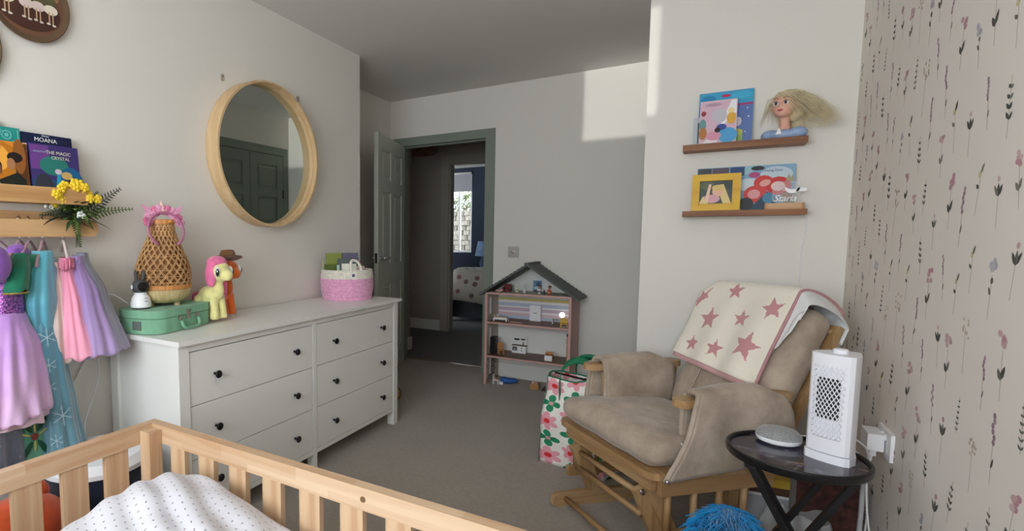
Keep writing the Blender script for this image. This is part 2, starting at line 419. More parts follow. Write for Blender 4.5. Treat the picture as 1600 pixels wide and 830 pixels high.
def panel_door(root, W, Hh, cols, rows, mat, t=0.035, both=True):
    """stiles, rails and raised panels between them; local x across, z up, faces at y=0 and y=t"""
    xs = sorted({0.0, W} | {v for c in cols for v in c}); zs = sorted({0.0, Hh} | {v for r in rows for v in r})
    for a, b in zip(xs[::2], xs[1::2]): box('stile', a, b, 0, t, 0.004, Hh, mat, root, 0.0015)
    for a, b in zip(zs[::2], zs[1::2]):
        for c in cols: box('rail', c[0], c[1], 0.0005, t - 0.0005, max(a, 0.004), b, mat, root, 0.0015)
    for c in cols:
        for r in rows:
            p = box('panel', c[0], c[1], 0.010, t - 0.010, r[0], r[1], mat, root)
            bm = bmesh.new()
            for y0, y1 in ((0.010, 0.002), (t - 0.010, t - 0.002)):
                A = [bm.verts.new((x, y0, z)) for x, z in rct(c[0] + .018, c[1] - .018, r[0] + .018, r[1] - .018)]
                B = [bm.verts.new((x, y1, z)) for x, z in rct(c[0] + .034, c[1] - .034, r[0] + .034, r[1] - .034)]
                bm.faces.new(B)
                for i in range(4): bm.faces.new((A[i], A[(i + 1) % 4], B[(i + 1) % 4], B[i]))
            fin('raised_field', bm, mat, p)
d1 = struct(thing('door_1', 'white six panel door standing open against the alcove wall', 'door', (-2.405, 4.245, 0), math.radians(-76.5)))
panel_door(d1, 0.762, 1.978, ((0.105, 0.335), (0.427, 0.657)), ((0.20, 0.78), (0.95, 1.53), (1.63, 1.86)), m_door)
hd = box('handle_rose', 0.69, 0.722, 0.035, 0.043, 0.985, 1.017, m_chrome, d1, 0.006)
tube('lever', [(0.706, 0.043, 1.0), (0.706, 0.078, 1.0), (0.695, 0.084, 1.0), (0.60, 0.084, 1.0)], 0.008, m_chrome, hd)
hd = box('handle_rose', 0.69, 0.722, -0.008, 0.0, 0.985, 1.017, m_chrome, d1, 0.006)
tube('lever', [(0.706, -0.008, 1.0), (0.706, -0.043, 1.0), (0.695, -0.049, 1.0), (0.60, -0.049, 1.0)], 0.008, m_chrome, hd)
box('latch_plate', 0.7615, 0.7635, 0.008, 0.027, 0.96, 1.04, m_black, d1)
# fitted wardrobe in the alcove, seen in the mirror
wf = struct(tag(bpy.data.objects.new('trim_2', None), 'sage green frame of the fitted wardrobe seen in the mirror', 'door frame')); C.objects.link(wf)
box('architrave', XC + 0.004, XC + 0.04, 3.165, 3.245, 0, 2.0, m_green, wf, 0.004)
box('architrave', XC + 0.004, XC + 0.04, 4.185, 4.255, 0, 2.0, m_green, wf, 0.004)
box('architrave', XC + 0.004, XC + 0.04, 3.165, 4.255, 2.0, 2.075, m_green, wf, 0.004)
for i, (y0, lab) in enumerate(((4.182, 'green wardrobe door nearest the far wall, reflected in the mirror'), (3.712, 'green wardrobe door beside the shelf wall, reflected in the mirror'))):
    d = struct(thing('door_%d' % (i + 2), lab, 'door', (XC + 0.009, y0, 0.01), -PI / 2))
    panel_door(d, 0.464, 1.985, ((0.09, 0.374),), ((0.2, 0.82), (0.92, 1.22), (1.30, 1.56), (1.64, 1.88)), m_green, 0.03)
    for z in (1.55, 0.35): box('hinge', (0.0 if i == 0 else 0.452), (0.012 if i == 0 else 0.464), -0.006, 0.0, z, z + 0.09, m_black, d)
# ------------------------------------------------------------------ wallpaper print
def wallpaper():
    rnd = random.Random(11)
    bm = bmesh.new(); cl = bm.loops.layers.float_color.new('Col')
    LEAF = ((92, 92, 84), (112, 110, 101), (82, 82, 76), (134, 130, 121)); PINK = ((205, 170, 172), (194, 150, 157), (210, 184, 182)); MAUVE = ((176, 152, 160), (160, 132, 144))
    STEM = (176, 164, 152); BLUE = ((190, 188, 194), (180, 178, 188)); TAN = ((192, 180, 160), (200, 188, 172)); YEL = (206, 198, 156)
    def add(c, poly, k, oy, oz, lean):
        f = bm.faces.new([bm.verts.new((XD - 0.0002 - 0.00005 * (k % 10), oy - (x * 1.35 + lean * z), oz + z)) for x, z in poly]); q = (*lin(c), 1)
        for l in f.loops: l[cl] = q
    def leaf(x, z, L, wd, a): return [(x + math.cos(a) * L * t - math.sin(a) * s * wd, z + math.sin(a) * L * t + math.cos(a) * s * wd) for t, s in ((0, 0), (.3, -1), (.7, -.8), (1, 0), (.7, .8), (.3, 1))]
    def sprig(oy, oz, kind, s, lean):
        sh = []; pk = rnd.choice; J = rnd.uniform
        def st(z0, z1, w=0.0008): sh.append((STEM, rct(-w, w, z0 * s, z1 * s)))
        if kind == 0:      # dark leaves in pairs up the stem
            st(-.045, .04)
            for i in range(4):
                z = (-.02 + i * .014) * s; L = (.013 - i * .0018) * s
                sh.append((pk(LEAF), leaf(0, z, L, .0028 * s, J(.7, 1.1)))); sh.append((pk(LEAF), leaf(0, z + .002, L, .0028 * s, PI - J(.7, 1.1))))
        elif kind == 1:    # pink flower head, two long leaves
            st(-.05, .02)
            for i in range(7): sh.append((pk(PINK), ell(J(-.008, .008) * s, (.03 + J(-.010, .012)) * s, .0055 * s, .005 * s, 7)))
            sh.append((pk(LEAF), leaf(0, -.02 * s, .022 * s, .0035 * s, 1.2))); sh.append((pk(LEAF), leaf(0, -.022 * s, .018 * s, .004 * s, 2.0)))
        elif kind == 2:    # lavender
            st(-.05, .02)
            for i in range(6): sh.append((pk(MAUVE), ell(J(-.003, .003) * s, (.005 + i * .007) * s, .0034 * s, .0045 * s, 6)))
            sh.append((pk(LEAF), leaf(0, -.03 * s, .016 * s, .002 * s, 1.3)))
        elif kind == 3:    # grey-blue bloom over a dark bud
            st(-.045, .02)
            for i in range(5): sh.append((pk(BLUE), ell(J(-.007, .007) * s, (.032 + J(-.008, .008)) * s, .005 * s, .006 * s, 7)))
            sh.append((pk(LEAF), ell(.001 * s, .012 * s, .0035 * s, .005 * s, 8))); sh.append((pk(LEAF), leaf(0, -.01 * s, .014 * s, .0025 * s, 1.9)))
        elif kind == 4:    # airy tan seed head
            st(-.055, .03)
            for i in range(11): sh.append((pk(TAN), ell(J(-.012, .012) * s, (.03 + J(-.018, .018)) * s, .0028 * s, .0035 * s, 6)))
        elif kind == 5:    # small fern
            st(-.03, .04)
            for i in range(6):
                z = (-.025 + i * .011) * s; sh.append((pk(LEAF), leaf(0, z, (.009 - i * .001) * s, .0018 * s, 2.3))); sh.append((pk(LEAF), leaf(0, z, (.009 - i * .001) * s, .0018 * s, .85)))
        elif kind == 6:    # stem with yellow bud
            st(-.05, .035); sh.append((YEL, ell(-.002 * s, .02 * s, .005 * s, .006 * s, 8)))
            sh.append((pk(LEAF), leaf(0, .02 * s, .02 * s, .003 * s, 1.2))); sh.append((pk(LEAF), leaf(0, -.005 * s, .012 * s, .0035 * s, 2.4)))
        else:              # dark three-leaf bud
            st(-.05, .02)
            for a in (1.1, 1.57, 2.1): sh.append((pk(LEAF), leaf(0, .0, .022 * s, .0035 * s, a)))
            sh.append((pk(PINK), ell(0, .028 * s, .004 * s, .005 * s, 7)))
        for k, (c, p) in enumerate(sh): add(c, p, k, oy, oz, lean)
    col = 0; y = Y0 + 0.05
    while y < YC - 0.01:
        z = 0.17 + (0.1 if col % 2 else 0) + rnd.uniform(-.02, .02)
        while z < ZC - 0.05:
            sprig(y + rnd.uniform(-.012, .012), z, rnd.choice((0, 1, 1, 2, 2, 3, 4, 5, 0, 6, 7, 1, 2)), rnd.uniform(1.15, 1.6), rnd.uniform(-.16, .16)); z += rnd.uniform(.165, .205)
        y += 0.092; col += 1
    me = bpy.data.meshes.new('flower_print'); bm.to_mesh(me); bm.free()
    o = link('flower_print', me, MATTE_INK, wr); o['kind'] = 'stuff'
wallpaper()
# ------------------------------------------------------------------ landing and the room beyond
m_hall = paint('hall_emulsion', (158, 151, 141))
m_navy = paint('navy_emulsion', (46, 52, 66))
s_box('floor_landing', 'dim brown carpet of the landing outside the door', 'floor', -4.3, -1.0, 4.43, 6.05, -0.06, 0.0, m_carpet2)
struct(tag(box('trim_3', -2.412, -1.612, 4.415, 4.445, 0, 0.006, plain('brass_strip', (120, 105, 80), 0.4, 0.6), bev=0.002), 'thin carpet threshold strip across the doorway', 'threshold'))
s_box('ceiling_landing', 'white ceiling above the dark landing', 'ceiling', -4.3, -1.0, 4.4, 6.1, ZC, ZC + 0.1, m_ceil)
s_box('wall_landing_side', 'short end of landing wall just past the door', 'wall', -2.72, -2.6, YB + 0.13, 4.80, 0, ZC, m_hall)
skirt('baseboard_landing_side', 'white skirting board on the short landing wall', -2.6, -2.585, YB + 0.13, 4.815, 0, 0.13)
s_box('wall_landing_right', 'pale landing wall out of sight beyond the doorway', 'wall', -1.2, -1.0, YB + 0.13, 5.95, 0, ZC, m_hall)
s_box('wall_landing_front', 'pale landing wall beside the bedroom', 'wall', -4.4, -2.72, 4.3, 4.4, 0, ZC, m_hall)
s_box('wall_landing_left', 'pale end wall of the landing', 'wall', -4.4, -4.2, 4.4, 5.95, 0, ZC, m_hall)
wl = struct(tag(bpy.data.objects.new('wall_landing_back', None), 'pale landing wall facing the bedroom door', 'wall')); C.objects.link(wl)
box('wall_panel', -4.3, -2.71, 5.95, 6.05, 0, ZC, m_hall, wl); box('wall_panel', -1.88, -1.0, 5.95, 6.05, 0, ZC, m_hall, wl); box('wall_panel', -2.71, -1.88, 5.95, 6.05, 2.06, ZC, m_hall, wl)
skirt('baseboard_landing_back', 'white skirting board along the landing', -4.2, -2.80, 5.935, 5.95, 0, 0.13)
f2 = struct(tag(bpy.data.objects.new('trim_4', None), 'cream frame of the second doorway across the landing', 'door frame')); C.objects.link(f2)
m_cream = plain('cream_gloss', (166, 158, 144), 0.4)
box('architrave', -2.80, -2.70, 5.93, 5.95, 0, 2.05, m_cream, f2, 0.004); box('architrave', -1.89, -1.80, 5.93, 5.95, 0, 2.05, m_cream, f2, 0.004)
box('architrave', -2.80, -1.80, 5.93, 5.95, 2.05, 2.14, m_cream, f2, 0.004)
box('jamb', -2.71, -2.68, 5.95, 6.05, 0, 2.05, m_cream, f2, 0.002); box('jamb', -1.91, -1.88, 5.95, 6.05, 0, 2.05, m_cream, f2, 0.002); box('door_head', -2.71, -1.88, 5.95, 6.05, 2.03, 2.06, m_cream, f2, 0.002)
sh = thing('pendant_lamp', 'brown woven drum shade hanging from the landing ceiling', 'lamp', (-2.69, 5.2, 0))
lathe('shade', [(.15, 2.06), (.155, 2.062), (.16, 2.17), (.155, 2.172), (.148, 2.06)], cloth('brown_rattan', (110, 66, 44), 0.2, 0.8, 120, 0.6), sh, 28, cap=False)
tube('flex', [(0, 0, 2.17), (0, 0, 2.4)], 0.004, m_black, sh)
lathe('bulb', [(.0, 2.09), (.025, 2.11), (.028, 2.13), (.012, 2.16), (.012, 2.18)], m_white, sh, 16)
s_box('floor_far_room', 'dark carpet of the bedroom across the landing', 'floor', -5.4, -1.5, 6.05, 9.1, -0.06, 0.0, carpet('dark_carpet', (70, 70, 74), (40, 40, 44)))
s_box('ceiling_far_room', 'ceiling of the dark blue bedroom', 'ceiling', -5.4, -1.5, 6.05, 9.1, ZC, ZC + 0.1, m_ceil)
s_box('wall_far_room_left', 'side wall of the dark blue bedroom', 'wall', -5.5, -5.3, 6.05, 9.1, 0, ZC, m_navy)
s_box('wall_far_room_right', 'dark blue wall behind the bedside lamp', 'wall', -1.6, -1.4, 6.05, 9.1, 0, ZC, m_navy)
wfv = struct(tag(bpy.data.objects.new('wall_far_room_back', None), 'dark blue wall with the garden window', 'wall')); C.objects.link(wfv)
for a in ((-5.4, -4.40, 0, ZC), (-3.64, -1.5, 0, ZC), (-4.40, -3.64, 0, .88), (-4.40, -3.64, 2.29, ZC)): box('wall_panel', a[0], a[1], 9.0, 9.12, a[2], a[3], m_navy, wfv)
w2 = struct(tag(bpy.data.objects.new('window_2', None), 'tall window of the far bedroom looking onto a sunlit garden', 'window')); C.objects.link(w2)
for a in ((-4.40, -4.35, .88, 2.29), (-3.68, -3.64, .88, 2.29), (-3.915, -3.875, .92, 2.25), (-4.35, -3.68, .88, .92), (-4.35, -3.68, 2.25, 2.29)): box('frame_bar', a[0], a[1], 9.04, 9.08, a[2], a[3], m_gloss, w2, 0.003)
box('pane', -4.35, -3.915, 9.058, 9.062, .92, 2.25, m_glass, w2); box('pane', -3.875, -3.68, 9.058, 9.062, .92, 2.25, m_glass, w2)
portal((-4.02, 9.1, 1.6), (-PI / 2, 0, 0), 0.76, 1.41)
bl = thing('roller_blind', 'pale roller blind half lowered at the far window', 'blind', (-4.02, 8.985, 0))
box('blind_cloth', -.40, .385, -.004, 0, 1.98, 2.30, plain('blind_cloth', (150, 150, 152), 0.9), bl); tube('roller', [(-.40, -.02, 2.30), (.385, -.02, 2.30)], 0.02, m_gloss, bl); tube('bottom_bar', [(-.40, -.002, 1.98), (.385, -.002, 1.98)], 0.008, m_gloss, bl)
# garden behind that window
m_leafy = Mat('garden_leaf', (96, 120, 60), 0.7); _v = m_leafy.coord(); m_leafy.color(m_leafy.ramp(m_leafy.noise(_v, 7, 4), (0.3, (18, 28, 12)), (0.5, (52, 66, 30)), (0.72, (110, 120, 70)))); m_leafy = m_leafy.mat
gw = struct(thing('wall_garden', 'sunlit stone garden wall outside the far window', 'garden wall', (-4.5, 11.0, 0)))
m_stone = Mat('garden_stone', (190, 182, 165), 0.9); _v = m_stone.coord(); m_stone.color(m_stone.ramp(m_stone.noise(_v, 6, 4), (0.3, (60, 56, 48)), (0.7, (120, 114, 104)))); m_stone = m_stone.mat
box('wall_core', -1.6, 1.6, .03, .25, 0, 1.72, m_stone, gw)
sb = None
for r in range(15):
    x = -1.0 + (0.1 if r % 2 else 0)
    while x < 1.05:
        L = random.uniform(.16, .26)
        if sb is None: bm = bmesh.new(); a_box(bm, 0, 1, -.03, .03, 0, .1); sb = fin('stone', bm, m_stone, gw, bev=0.012); o = sb
        else: o = sb.copy(); C.objects.link(o)
        o.location = (x, random.uniform(-.012, .012), .12 + r * .108); o.scale = (L - .02, 1, 1); x += L
for k, (x, z, s) in enumerate(((-4.95, 1.9, .34), (-5.9, 2.2, .34), (-6.7, 2.15, .3), (-4.2, 2.0, .34))):
    b = thing('garden_bush', ('leafy bush over the garden wall behind the window frame', 'tall pale green bush at the top of the far window', 'leafy bush hidden at the edge of the far window', 'small bush at the blind end of the garden wall')[k], 'bush', (x, 11.6, 0), group='bushes outside the far window')
    tube('stem', [(0, .3, 0), (0, .3, z)], .03, plain('bark', (80, 66, 50), 0.9), b)
    bm = bmesh.new()
    for i in range(420):
        v = Vector((random.gauss(0, 1), random.gauss(0, 1), random.gauss(0, 1))).normalized() * s * random.uniform(.6, 1.05); v.x *= .9
        m = Matrix.Translation(Vector((0, .2, z)) + v) @ Euler((random.uniform(0, 6), random.uniform(0, 6), random.uniform(0, 6))).to_matrix().to_4x4()
        vs = [bm.verts.new(m @ Vector(p)) for p in ((-.05, 0, 0), (0, -.02, 0), (.05, 0, 0), (0, .02, .01))]; bm.faces.new(vs)
    fin('foliage', bm, m_leafy, b)['kind'] = 'stuff'
s_box('ground_garden', 'grass outside the far window', 'ground', -7.5, -1.5, 9.12, 12.5, -0.1, 0.0, m_leafy)
# furniture of the far bedroom
m_dk = cloth('charcoal_leather', (52, 52, 56), 0.1, 0.6, 60, 0.2)
rc = thing('recliner', 'dark padded armchair in front of the far window', 'armchair', (-3.78, 7.95, 0), math.radians(150))
box('seat_base', -.36, .36, -.36, .36, .1, .42, m_dk, rc, .05, 3); box('seat_cushion', -.26, .26, -.34, .22, .4, .53, m_dk, rc, .05, 3)
for s in (-1, 1): box('armrest', s * .36 - .09, s * .36 + .09, -.36, .34, .1, .64, m_dk, rc, .06, 3)
for i in range(3): box('back_cushion', -.3, .3, .2 + i * .03, .38 + i * .03, .45 + i * .225, .69 + i * .225, m_dk, rc, .05, 3)
bt = thing('bedside_table', 'small dark bedside table under the blue lamp', 'side table', (-3.18, 8.35, 0))
box('table_top', -.2, .2, -.2, .2, .60, .63, m_dk, bt, .004)
for sx in (-1, 1):
    for sy in (-1, 1): box('leg', sx * .17 - .02, sx * .17 + .02, sy * .17 - .02, sy * .17 + .02, 0, .6, m_dk, bt)
lp = thing('table_lamp', 'blue bedside lamp with a tapered shade in the far bedroom', 'lamp', (-3.17, 8.32, .63))
lathe('base', [(.07, 0), (.07, .015), (.03, .03), (.045, .1), (.02, .17), (.012, .24)], plain('lamp_blue', (70, 90, 120), .3), lp, 20); lathe('lamp_shade', [(.12, .22), (.075, .46)], cloth('blue_shade', (108, 130, 158), .08), lp, 24, cap=False)
bd = thing('double_bed', 'bed with a flowered quilt glimpsed in the far bedroom', 'bed', (-2.42, 7.35, 0))
box('bed_base', -.66, .75, -.62, .7, .06, .42, m_dk, bd, .02); box('mattress', -.64, .75, -.6, .7, .42, .62, plain('far_mattress', (150, 148, 145), .9), bd, .05, 3)
m_fq = Mat('flowered_quilt', (160, 152, 140), .95); _v = m_fq.coord(); d_, c_, p_ = m_fq.voro(_v, 9); m_fq.color(m_fq.mix((d_ < .32), (158, 150, 138), m_fq.ramp(m_fq.noise(_v, 4), (.4, (120, 80, 84)), (.6, (70, 84, 72))))); m_fq = m_fq.mat
surf('quilt', lambda u, v: Vector((-.72 + 1.48 * u, -.68 + 1.4 * v, .70 - .5 * max(0, (.12 - u) / .12) ** 1.5 - .42 * max(0, (.1 - v) / .1) ** 1.5 + .02 * math.sin(9 * u + 4 * v))), 30, 30, m_fq, bd, .04)
# ================================================================== mirror wall
m_birch = wood('birch_veneer', (220, 192, 152), (204, 170, 124), 2, 1.0, 0.5, grain=0.6)
m_birch_e = wood('birch_edge', (208, 168, 116), (188, 146, 94), 2, 2.0)
MY, MZ, MR = 2.125, 1.605, 0.38
mi = thing('wall_mirror', 'round mirror in a deep pale birch hoop frame', 'mirror', (XA, MY, MZ), 0)
def hoop(name, r0, r1, x0, x1, mat, parent, n=96):
    mt = Matrix.Rotation(PI / 2, 4, 'Y')
    return lathe(name, [(r0, x0), (r1, x0), (r1, x1), (r0, x1), (r0, x0)], mat, parent, n, cap=False, mtx=mt)
hoop('frame_hoop', MR - 0.011, MR, 0.002, 0.088, m_birch, mi)
hoop('inner_lip', MR - 0.016, MR - 0.011, 0.034, 0.062, m_birch, mi)
m_mir = Mat('mirror_silver', (206, 212, 208), 0.01, 1.0).mat
lathe('mirror_glass', [(0, .030), (MR - .012, .030), (MR - .012, .036), (0, .036)], m_mir, mi, 96, mtx=Matrix.Rotation(PI / 2, 4, 'Y'))
m_stain = plain('filler_patch', (170, 160, 148), 0.9)
for y, z, lab in ((1.861, 1.957, 'small grey wall fixing above the left edge of the mirror'), (2.43, 1.973, 'small grey wall fixing above the right edge of the mirror')):
    t = thing('wall_fixing', lab, 'wall fixing', (XA, y, z), 0, 'old wall fixings round the mirror')
    prism('plate', rrect(-.011, .011, -.018, .018, .010), 0.0005, 0.004, m_stain, t, plane='yz'); lathe('screw_head', [(.005, .004), (.004, .006), (0, .0062)], m_chrome, t, 12, mtx=Matrix.Translation((0, 0, .006)) @ Matrix.Rotation(PI / 2, 4, 'Y'))
# decorative plates, cut by the top of the picture
m_plate = plain('plate_rim', (96, 74, 52), 0.3)
for y, z, lab in ((0.972, 2.0, 'dark round picture plate hung above the book ledge'), (0.738, 1.80, 'dark picture plate at the picture edge, below the other plate')):
    t = thing('wall_plate', lab, 'plate', (XA + .004, y, z), 0, 'picture plates high on the wall')
    R_ = Matrix.Rotation(PI / 2, 4, 'Y')
    lathe('rim', [(.06, .0), (.10, .004), (.138, .016), (.14, .018), (.137, .020), (.118, .013)], m_plate, t, 48, mtx=R_, cap=False)
    lathe('dish', [(.118, .012), (.0, .010)], plain('plate_glaze', (112, 78, 58), 0.25), t, 48, mtx=R_, cap=False)
    rr = random.Random(3); sh = [((74, 46, 36), ell(0, -.03, .112, .075, 24)), ((146, 110, 84), ell(0, .045, .11, .06, 24)), ((90, 84, 56), ell(0, .02, .1, .03, 20))]
    for dx in (-.075, -.01, .03, .075):
        c = rr.choice(((226, 216, 196), (206, 200, 170), (214, 196, 188)))
        sh += [(c, ell(dx, -.012, .026, .018, 12)), ((196, 160, 130), rct(dx - .009, dx - .004, -.062, -.02)), ((196, 160, 130), rct(dx + .004, dx + .009, -.066, -.02)), (c, ell(dx - .01, -.064, .008, .004, 8)), (c, ell(dx + .01, -.067, .008, .004, 8))]
    decal('plate_picture', sh, t, frame=lambda x, z, d: (.013 + d, x * .95, z * .95))
# picture ledge
m_pine = wood('honey_pine', (208, 166, 114), (182, 134, 84), 1, 1.0, 0.45)
lg = thing('book_ledge', 'honey pine picture ledge holding storybooks on the wall', 'shelf', (XA, 0, 0))
box('shelf_board', 0.001, .105, .25, 1.10, 1.288, 1.304, m_pine, lg, .002); box('back_board', 0.001, .016, .25, 1.10, 1.304, 1.39, m_pine, lg, .002); box('front_lip', .092, .108, .25, 1.10, 1.288, 1.345, m_pine, lg, .003)
m_page = plain('page_edges', (226, 218, 200), 0.9)
def book(label, w_, h_, t_, loc, rz, col, art, tilt=0.12, rough=0.35, group=None, lettering=(), name='picture_book', cat='book'):
    b = thing(name, label, cat, loc, rz, group, rx=-tilt)
    cv = plain('cover_' + label.replace(' ', '_')[:40], col, rough)
    box('front_cover', -w_ / 2, w_ / 2, 0, .002, 0, h_, cv, b, .0006); box('back_cover', -w_ / 2, w_ / 2, t_ - .002, t_, 0, h_, cv, b, .0006); box('spine', -w_ / 2, -w_ / 2 + .003, .002, t_ - .002, 0, h_, cv, b)
    box('page_block', -w_ / 2 + .003, w_ / 2 - .003, .002, t_ - .002, .003, h_ - .003, m_page, b)
    if art: decal('cover_picture', art, b)
    for body, size, x, z, c, sx in lettering:
        text('cover_lettering', body, size, plain('lettering_' + str(c), c, .4), b, (x, -.0035, z), sx=sx)
    return b
RG = 'storybooks on the pine ledge'
rr = random.Random(5)
# abstract cover art in the covers' own colours (no characters)
art = [((112, 66, 140), rct(-.083, -.02, .105, .19)), ((30, 74, 110), rct(-.083, .083, .0, .07)), ((40, 120, 110), ell(-.005, .12, .05, .035)), ((22, 96, 140), ell(.05, .06, .045, .06)), ((52, 54, 66), ell(-.045, .035, .032, .055)), ((40, 150, 190), [(-.012, .0), (.022, .0), (.012, .09), (.002, .09)]), ((24, 34, 48), ell(.042, .03, .035, .045)), ((196, 164, 104), ell(.035, .088, .020, .014)), ((80, 116, 122), ell(.068, .03, .014, .035)), ((200, 190, 205), ell(.006, .1, .012, .010)), ((20, 60, 72), ell(-.05, .005, .03, .018))]
book('purple and teal storybook with a silver title at the ledge end', .168, .195, .014, (-1.985, 1.006, 1.304), PI / 2, (62, 50, 110), [(c, [(x, min(z, .194)) for x, z in p]) for c, p in art], .10, group=RG, lettering=(('THE MAGIC', .0175, .012, .166, (216, 214, 196), .95), ('CRYSTAL', .0165, .018, .148, (216, 214, 196), .95), ('KINGDOM', .009, -.052, .166, (150, 170, 200), 1.0)))
art = [((240, 238, 234), rct(-.085, .085, .155, .195)), ((150, 70, 110), [(-.085, .155), (-.085, .163), (-.065, .168), (-.05, .160), (-.03, .155)]), ((190, 182, 170), ell(.0, .172, .022, .010)), ((170, 158, 150), ell(.07, .166, .018, .014)), ((160, 150, 140), ell(-.075, .18, .012, .012))]
book('navy and white storybook behind the purple one', .172, .235, .016, (-2.017, 1.002, 1.304), PI / 2, (20, 30, 66), art, .10, group=RG, lettering=(('MOANA', .021, -.008, .213, (240, 240, 240), 1.0), ('Disney', .009, -.008, .2285, (225, 225, 235), 1.0)))
art = [((196, 120, 30), ell(-.01, .12, .075, .07)), ((246, 176, 70), ell(-.02, .13, .05, .05)), ((92, 52, 26), rct(.045, .085, .0, .185)), ((150, 92, 40), ell(.06, .14, .02, .06)), ((44, 26, 20), ell(-.02, .10, .024, .03)), ((30, 34, 28), [(-.06, .0), (.07, .0), (.075, .06), (.05, .085), (.02, .07), (-.03, .045)]), ((34, 24, 20), ell(.045, .135, .024, .018)), ((176, 122, 84), ell(.032, .112, .013, .02)), ((120, 76, 50), ell(-.012, .092, .015, .02)), ((206, 210, 170), ell(-.035, .04, .03, .018)), ((206, 70, 150), ell(-.015, .166, .020, .010)), ((240, 180, 216), ell(-.015, .167, .015, .005))]
book('orange storybook with a pink oval badge on the ledge', .172, .188, .012, (-1.985, .828, 1.304), PI / 2, (222, 140, 44), art, .10, group=RG)
sw = []
for (x, z, r) in ((.045, .215, .016), (.068, .185, .012), (.025, .222, .010)):
    sw += [((120, 196, 190), ell(x, z, r, r, 18)), ((36, 150, 142), ell(x, z, r * .78, r * .78, 18)), ((120, 196, 190), ell(x, z, r * .4, r * .4, 12))]
book('teal storybook with pale swirls behind the orange one', .176, .242, .016, (-2.017, .824, 1.304), PI / 2, (34, 146, 138), sw + [((130, 200, 192), rct(.078, .0815, .06, .236))], .10, group=RG, lettering=(('OOKS', .013, -.004, .214, (230, 240, 236), 1.0), ('nip', .030, .004, .186, (226, 238, 232), 1.0)))
book('dark slate book standing tallest at the back of the ledge', .19, .262, .012, (-2.045, .765, 1.304), PI / 2, (58, 62, 74), None, .06, group=RG)
# peg rail
m_beech = wood('beech_rail', (214, 174, 126), (192, 148, 100), 1, 1.0, 0.45)
pr_ = thing('clothes_rail', 'rounded pine wall rail carrying the dress hangers', 'rail', (XA, 0, 0))
prism('back_board', rrect(.2, 1.135, 1.172, 1.262, .012), .001, .02, m_beech, pr_, .003, plane='yz')
prism('front_board', rrect(.2, 1.152, 1.170, 1.232, .022), .052, .078, m_beech, pr_, .009, 3, plane='yz')
for y in (.3, .72, 1.10): box('spacer_block', .02, .052, y, y + .03, 1.18, 1.226, m_beech, pr_, .002)
# silk flower posy on the rail
py = thing('flower_posy', 'artificial posy of yellow flowers and ferns on the rail end', 'flowers', (XA + .065, 1.075, 1.232))
m_lf = Mat('posy_green', (62, 96, 44), 0.6); m_lf.color(m_lf.ramp(m_lf.noise(m_lf.coord(), 18), (.35, (38, 62, 34)), (.65, (104, 134, 62)))); m_lf = m_lf.mat
m_lfd = plain('posy_dark_leaf', (40, 52, 36), .6); m_yel = plain('yellow_petal', (240, 204, 52), .6); m_whp = plain('white_petal', (236, 238, 230), .7)
def a_leaf(bm, base, d, L, wd, droop=.3, n=5, up=Vector((0, 0, 1))):
    d = Vector(d).normalized(); s = d.cross(up); s = s.normalized() if s.length > 1e-4 else Vector((1, 0, 0)); pv = []
    for i in range(n + 1):
        t = i / n; p = Vector(base) + d * L * t - up * droop * L * t * t; w2 = wd * math.sin(PI * min(.98, t * .92 + .04)) * .5
        pv.append((bm.verts.new(p - s * w2 + up * .15 * w2), bm.verts.new(p - up * .1 * w2), bm.verts.new(p + s * w2 + up * .15 * w2)))
    for a, b in zip(pv, pv[1:]): bm.faces.new((a[0], a[1], b[1], b[0])); bm.faces.new((a[1], a[2], b[2], b[1]))
rl = random.Random(4)
for k in range(52):
    a = rl.uniform(0, 2 * PI); e = rl.uniform(-.2, 1.1); bm = bmesh.new()
    a_leaf(bm, (rl.uniform(-.015, .015), rl.uniform(-.04, .04), rl.uniform(.0, .04)), (math.cos(a) * .7 + .35, math.sin(a), math.sin(e)), rl.uniform(.065, .12), rl.uniform(.014, .026), rl.uniform(.1, .5)); fin('leaf', bm, rl.choice((m_lf, m_lf, m_lfd)), py, True)
def fern(base, d, L, wd, mat):
    bm = bmesh.new(); d = Vector(d).normalized(); s = d.cross(Vector((1, 0, 0))).normalized(); pts = []
    for i in range(13):
        t = i / 12; p = Vector(base) + d * L * t - Vector((0, 0, 1)) * .10 * L * t * t; pts.append(p)
        if 0 < i:
            for q in (-1, 1): a_leaf(bm, p, s * q + d * .55, wd * (1 - .75 * t), .009 * (1 - .5 * t), .1, 3, Vector((1, 0, 0)))
    a_tube(bm, pts, .0016, 5); fin('fern_frond', bm, mat, py, True)
fern((.02, .03, .02), (.1, 1, .95), .18, .040, m_lfd); fern((.02, .04, .02), (.1, 1, .28), .175, .030, m_lf); fern((.03, -.02, .01), (.25, .05, -1), .10, .024, m_lf); fern((.0, .0, .02), (0, .28, 1), .14, .026, m_lfd); fern((.01, .02, .02), (0, .62, 1), .12, .026, m_lf); fern((.02, -.02, .02), (.1, -1, .05), .12, .02, m_lfd)
for k in range(24):
    y = -.09 + .0062 * k + rl.uniform(-.012, .012); z = .07 + .055 * math.sin(k / 23 * PI) + rl.uniform(-.014, .014); x = rl.uniform(.0, .05)
    fl = tube('flower_stem', [(.01, y * .3, .0), (x, y, z)], .0012, m_lf, py, 4); bm = bmesh.new()
    for i in range(5):
        t = 2 * PI * i / 5 + k; a_ball(bm, (x + .004 + .0, y + .010 * math.cos(t), z + .010 * math.sin(t)), (.005, .0085, .0085), None, 8, 6)
    a_ball(bm, (x + .008, y, z), .005, None, 8, 6); fin('yellow_flower', bm, m_yel, fl, True)
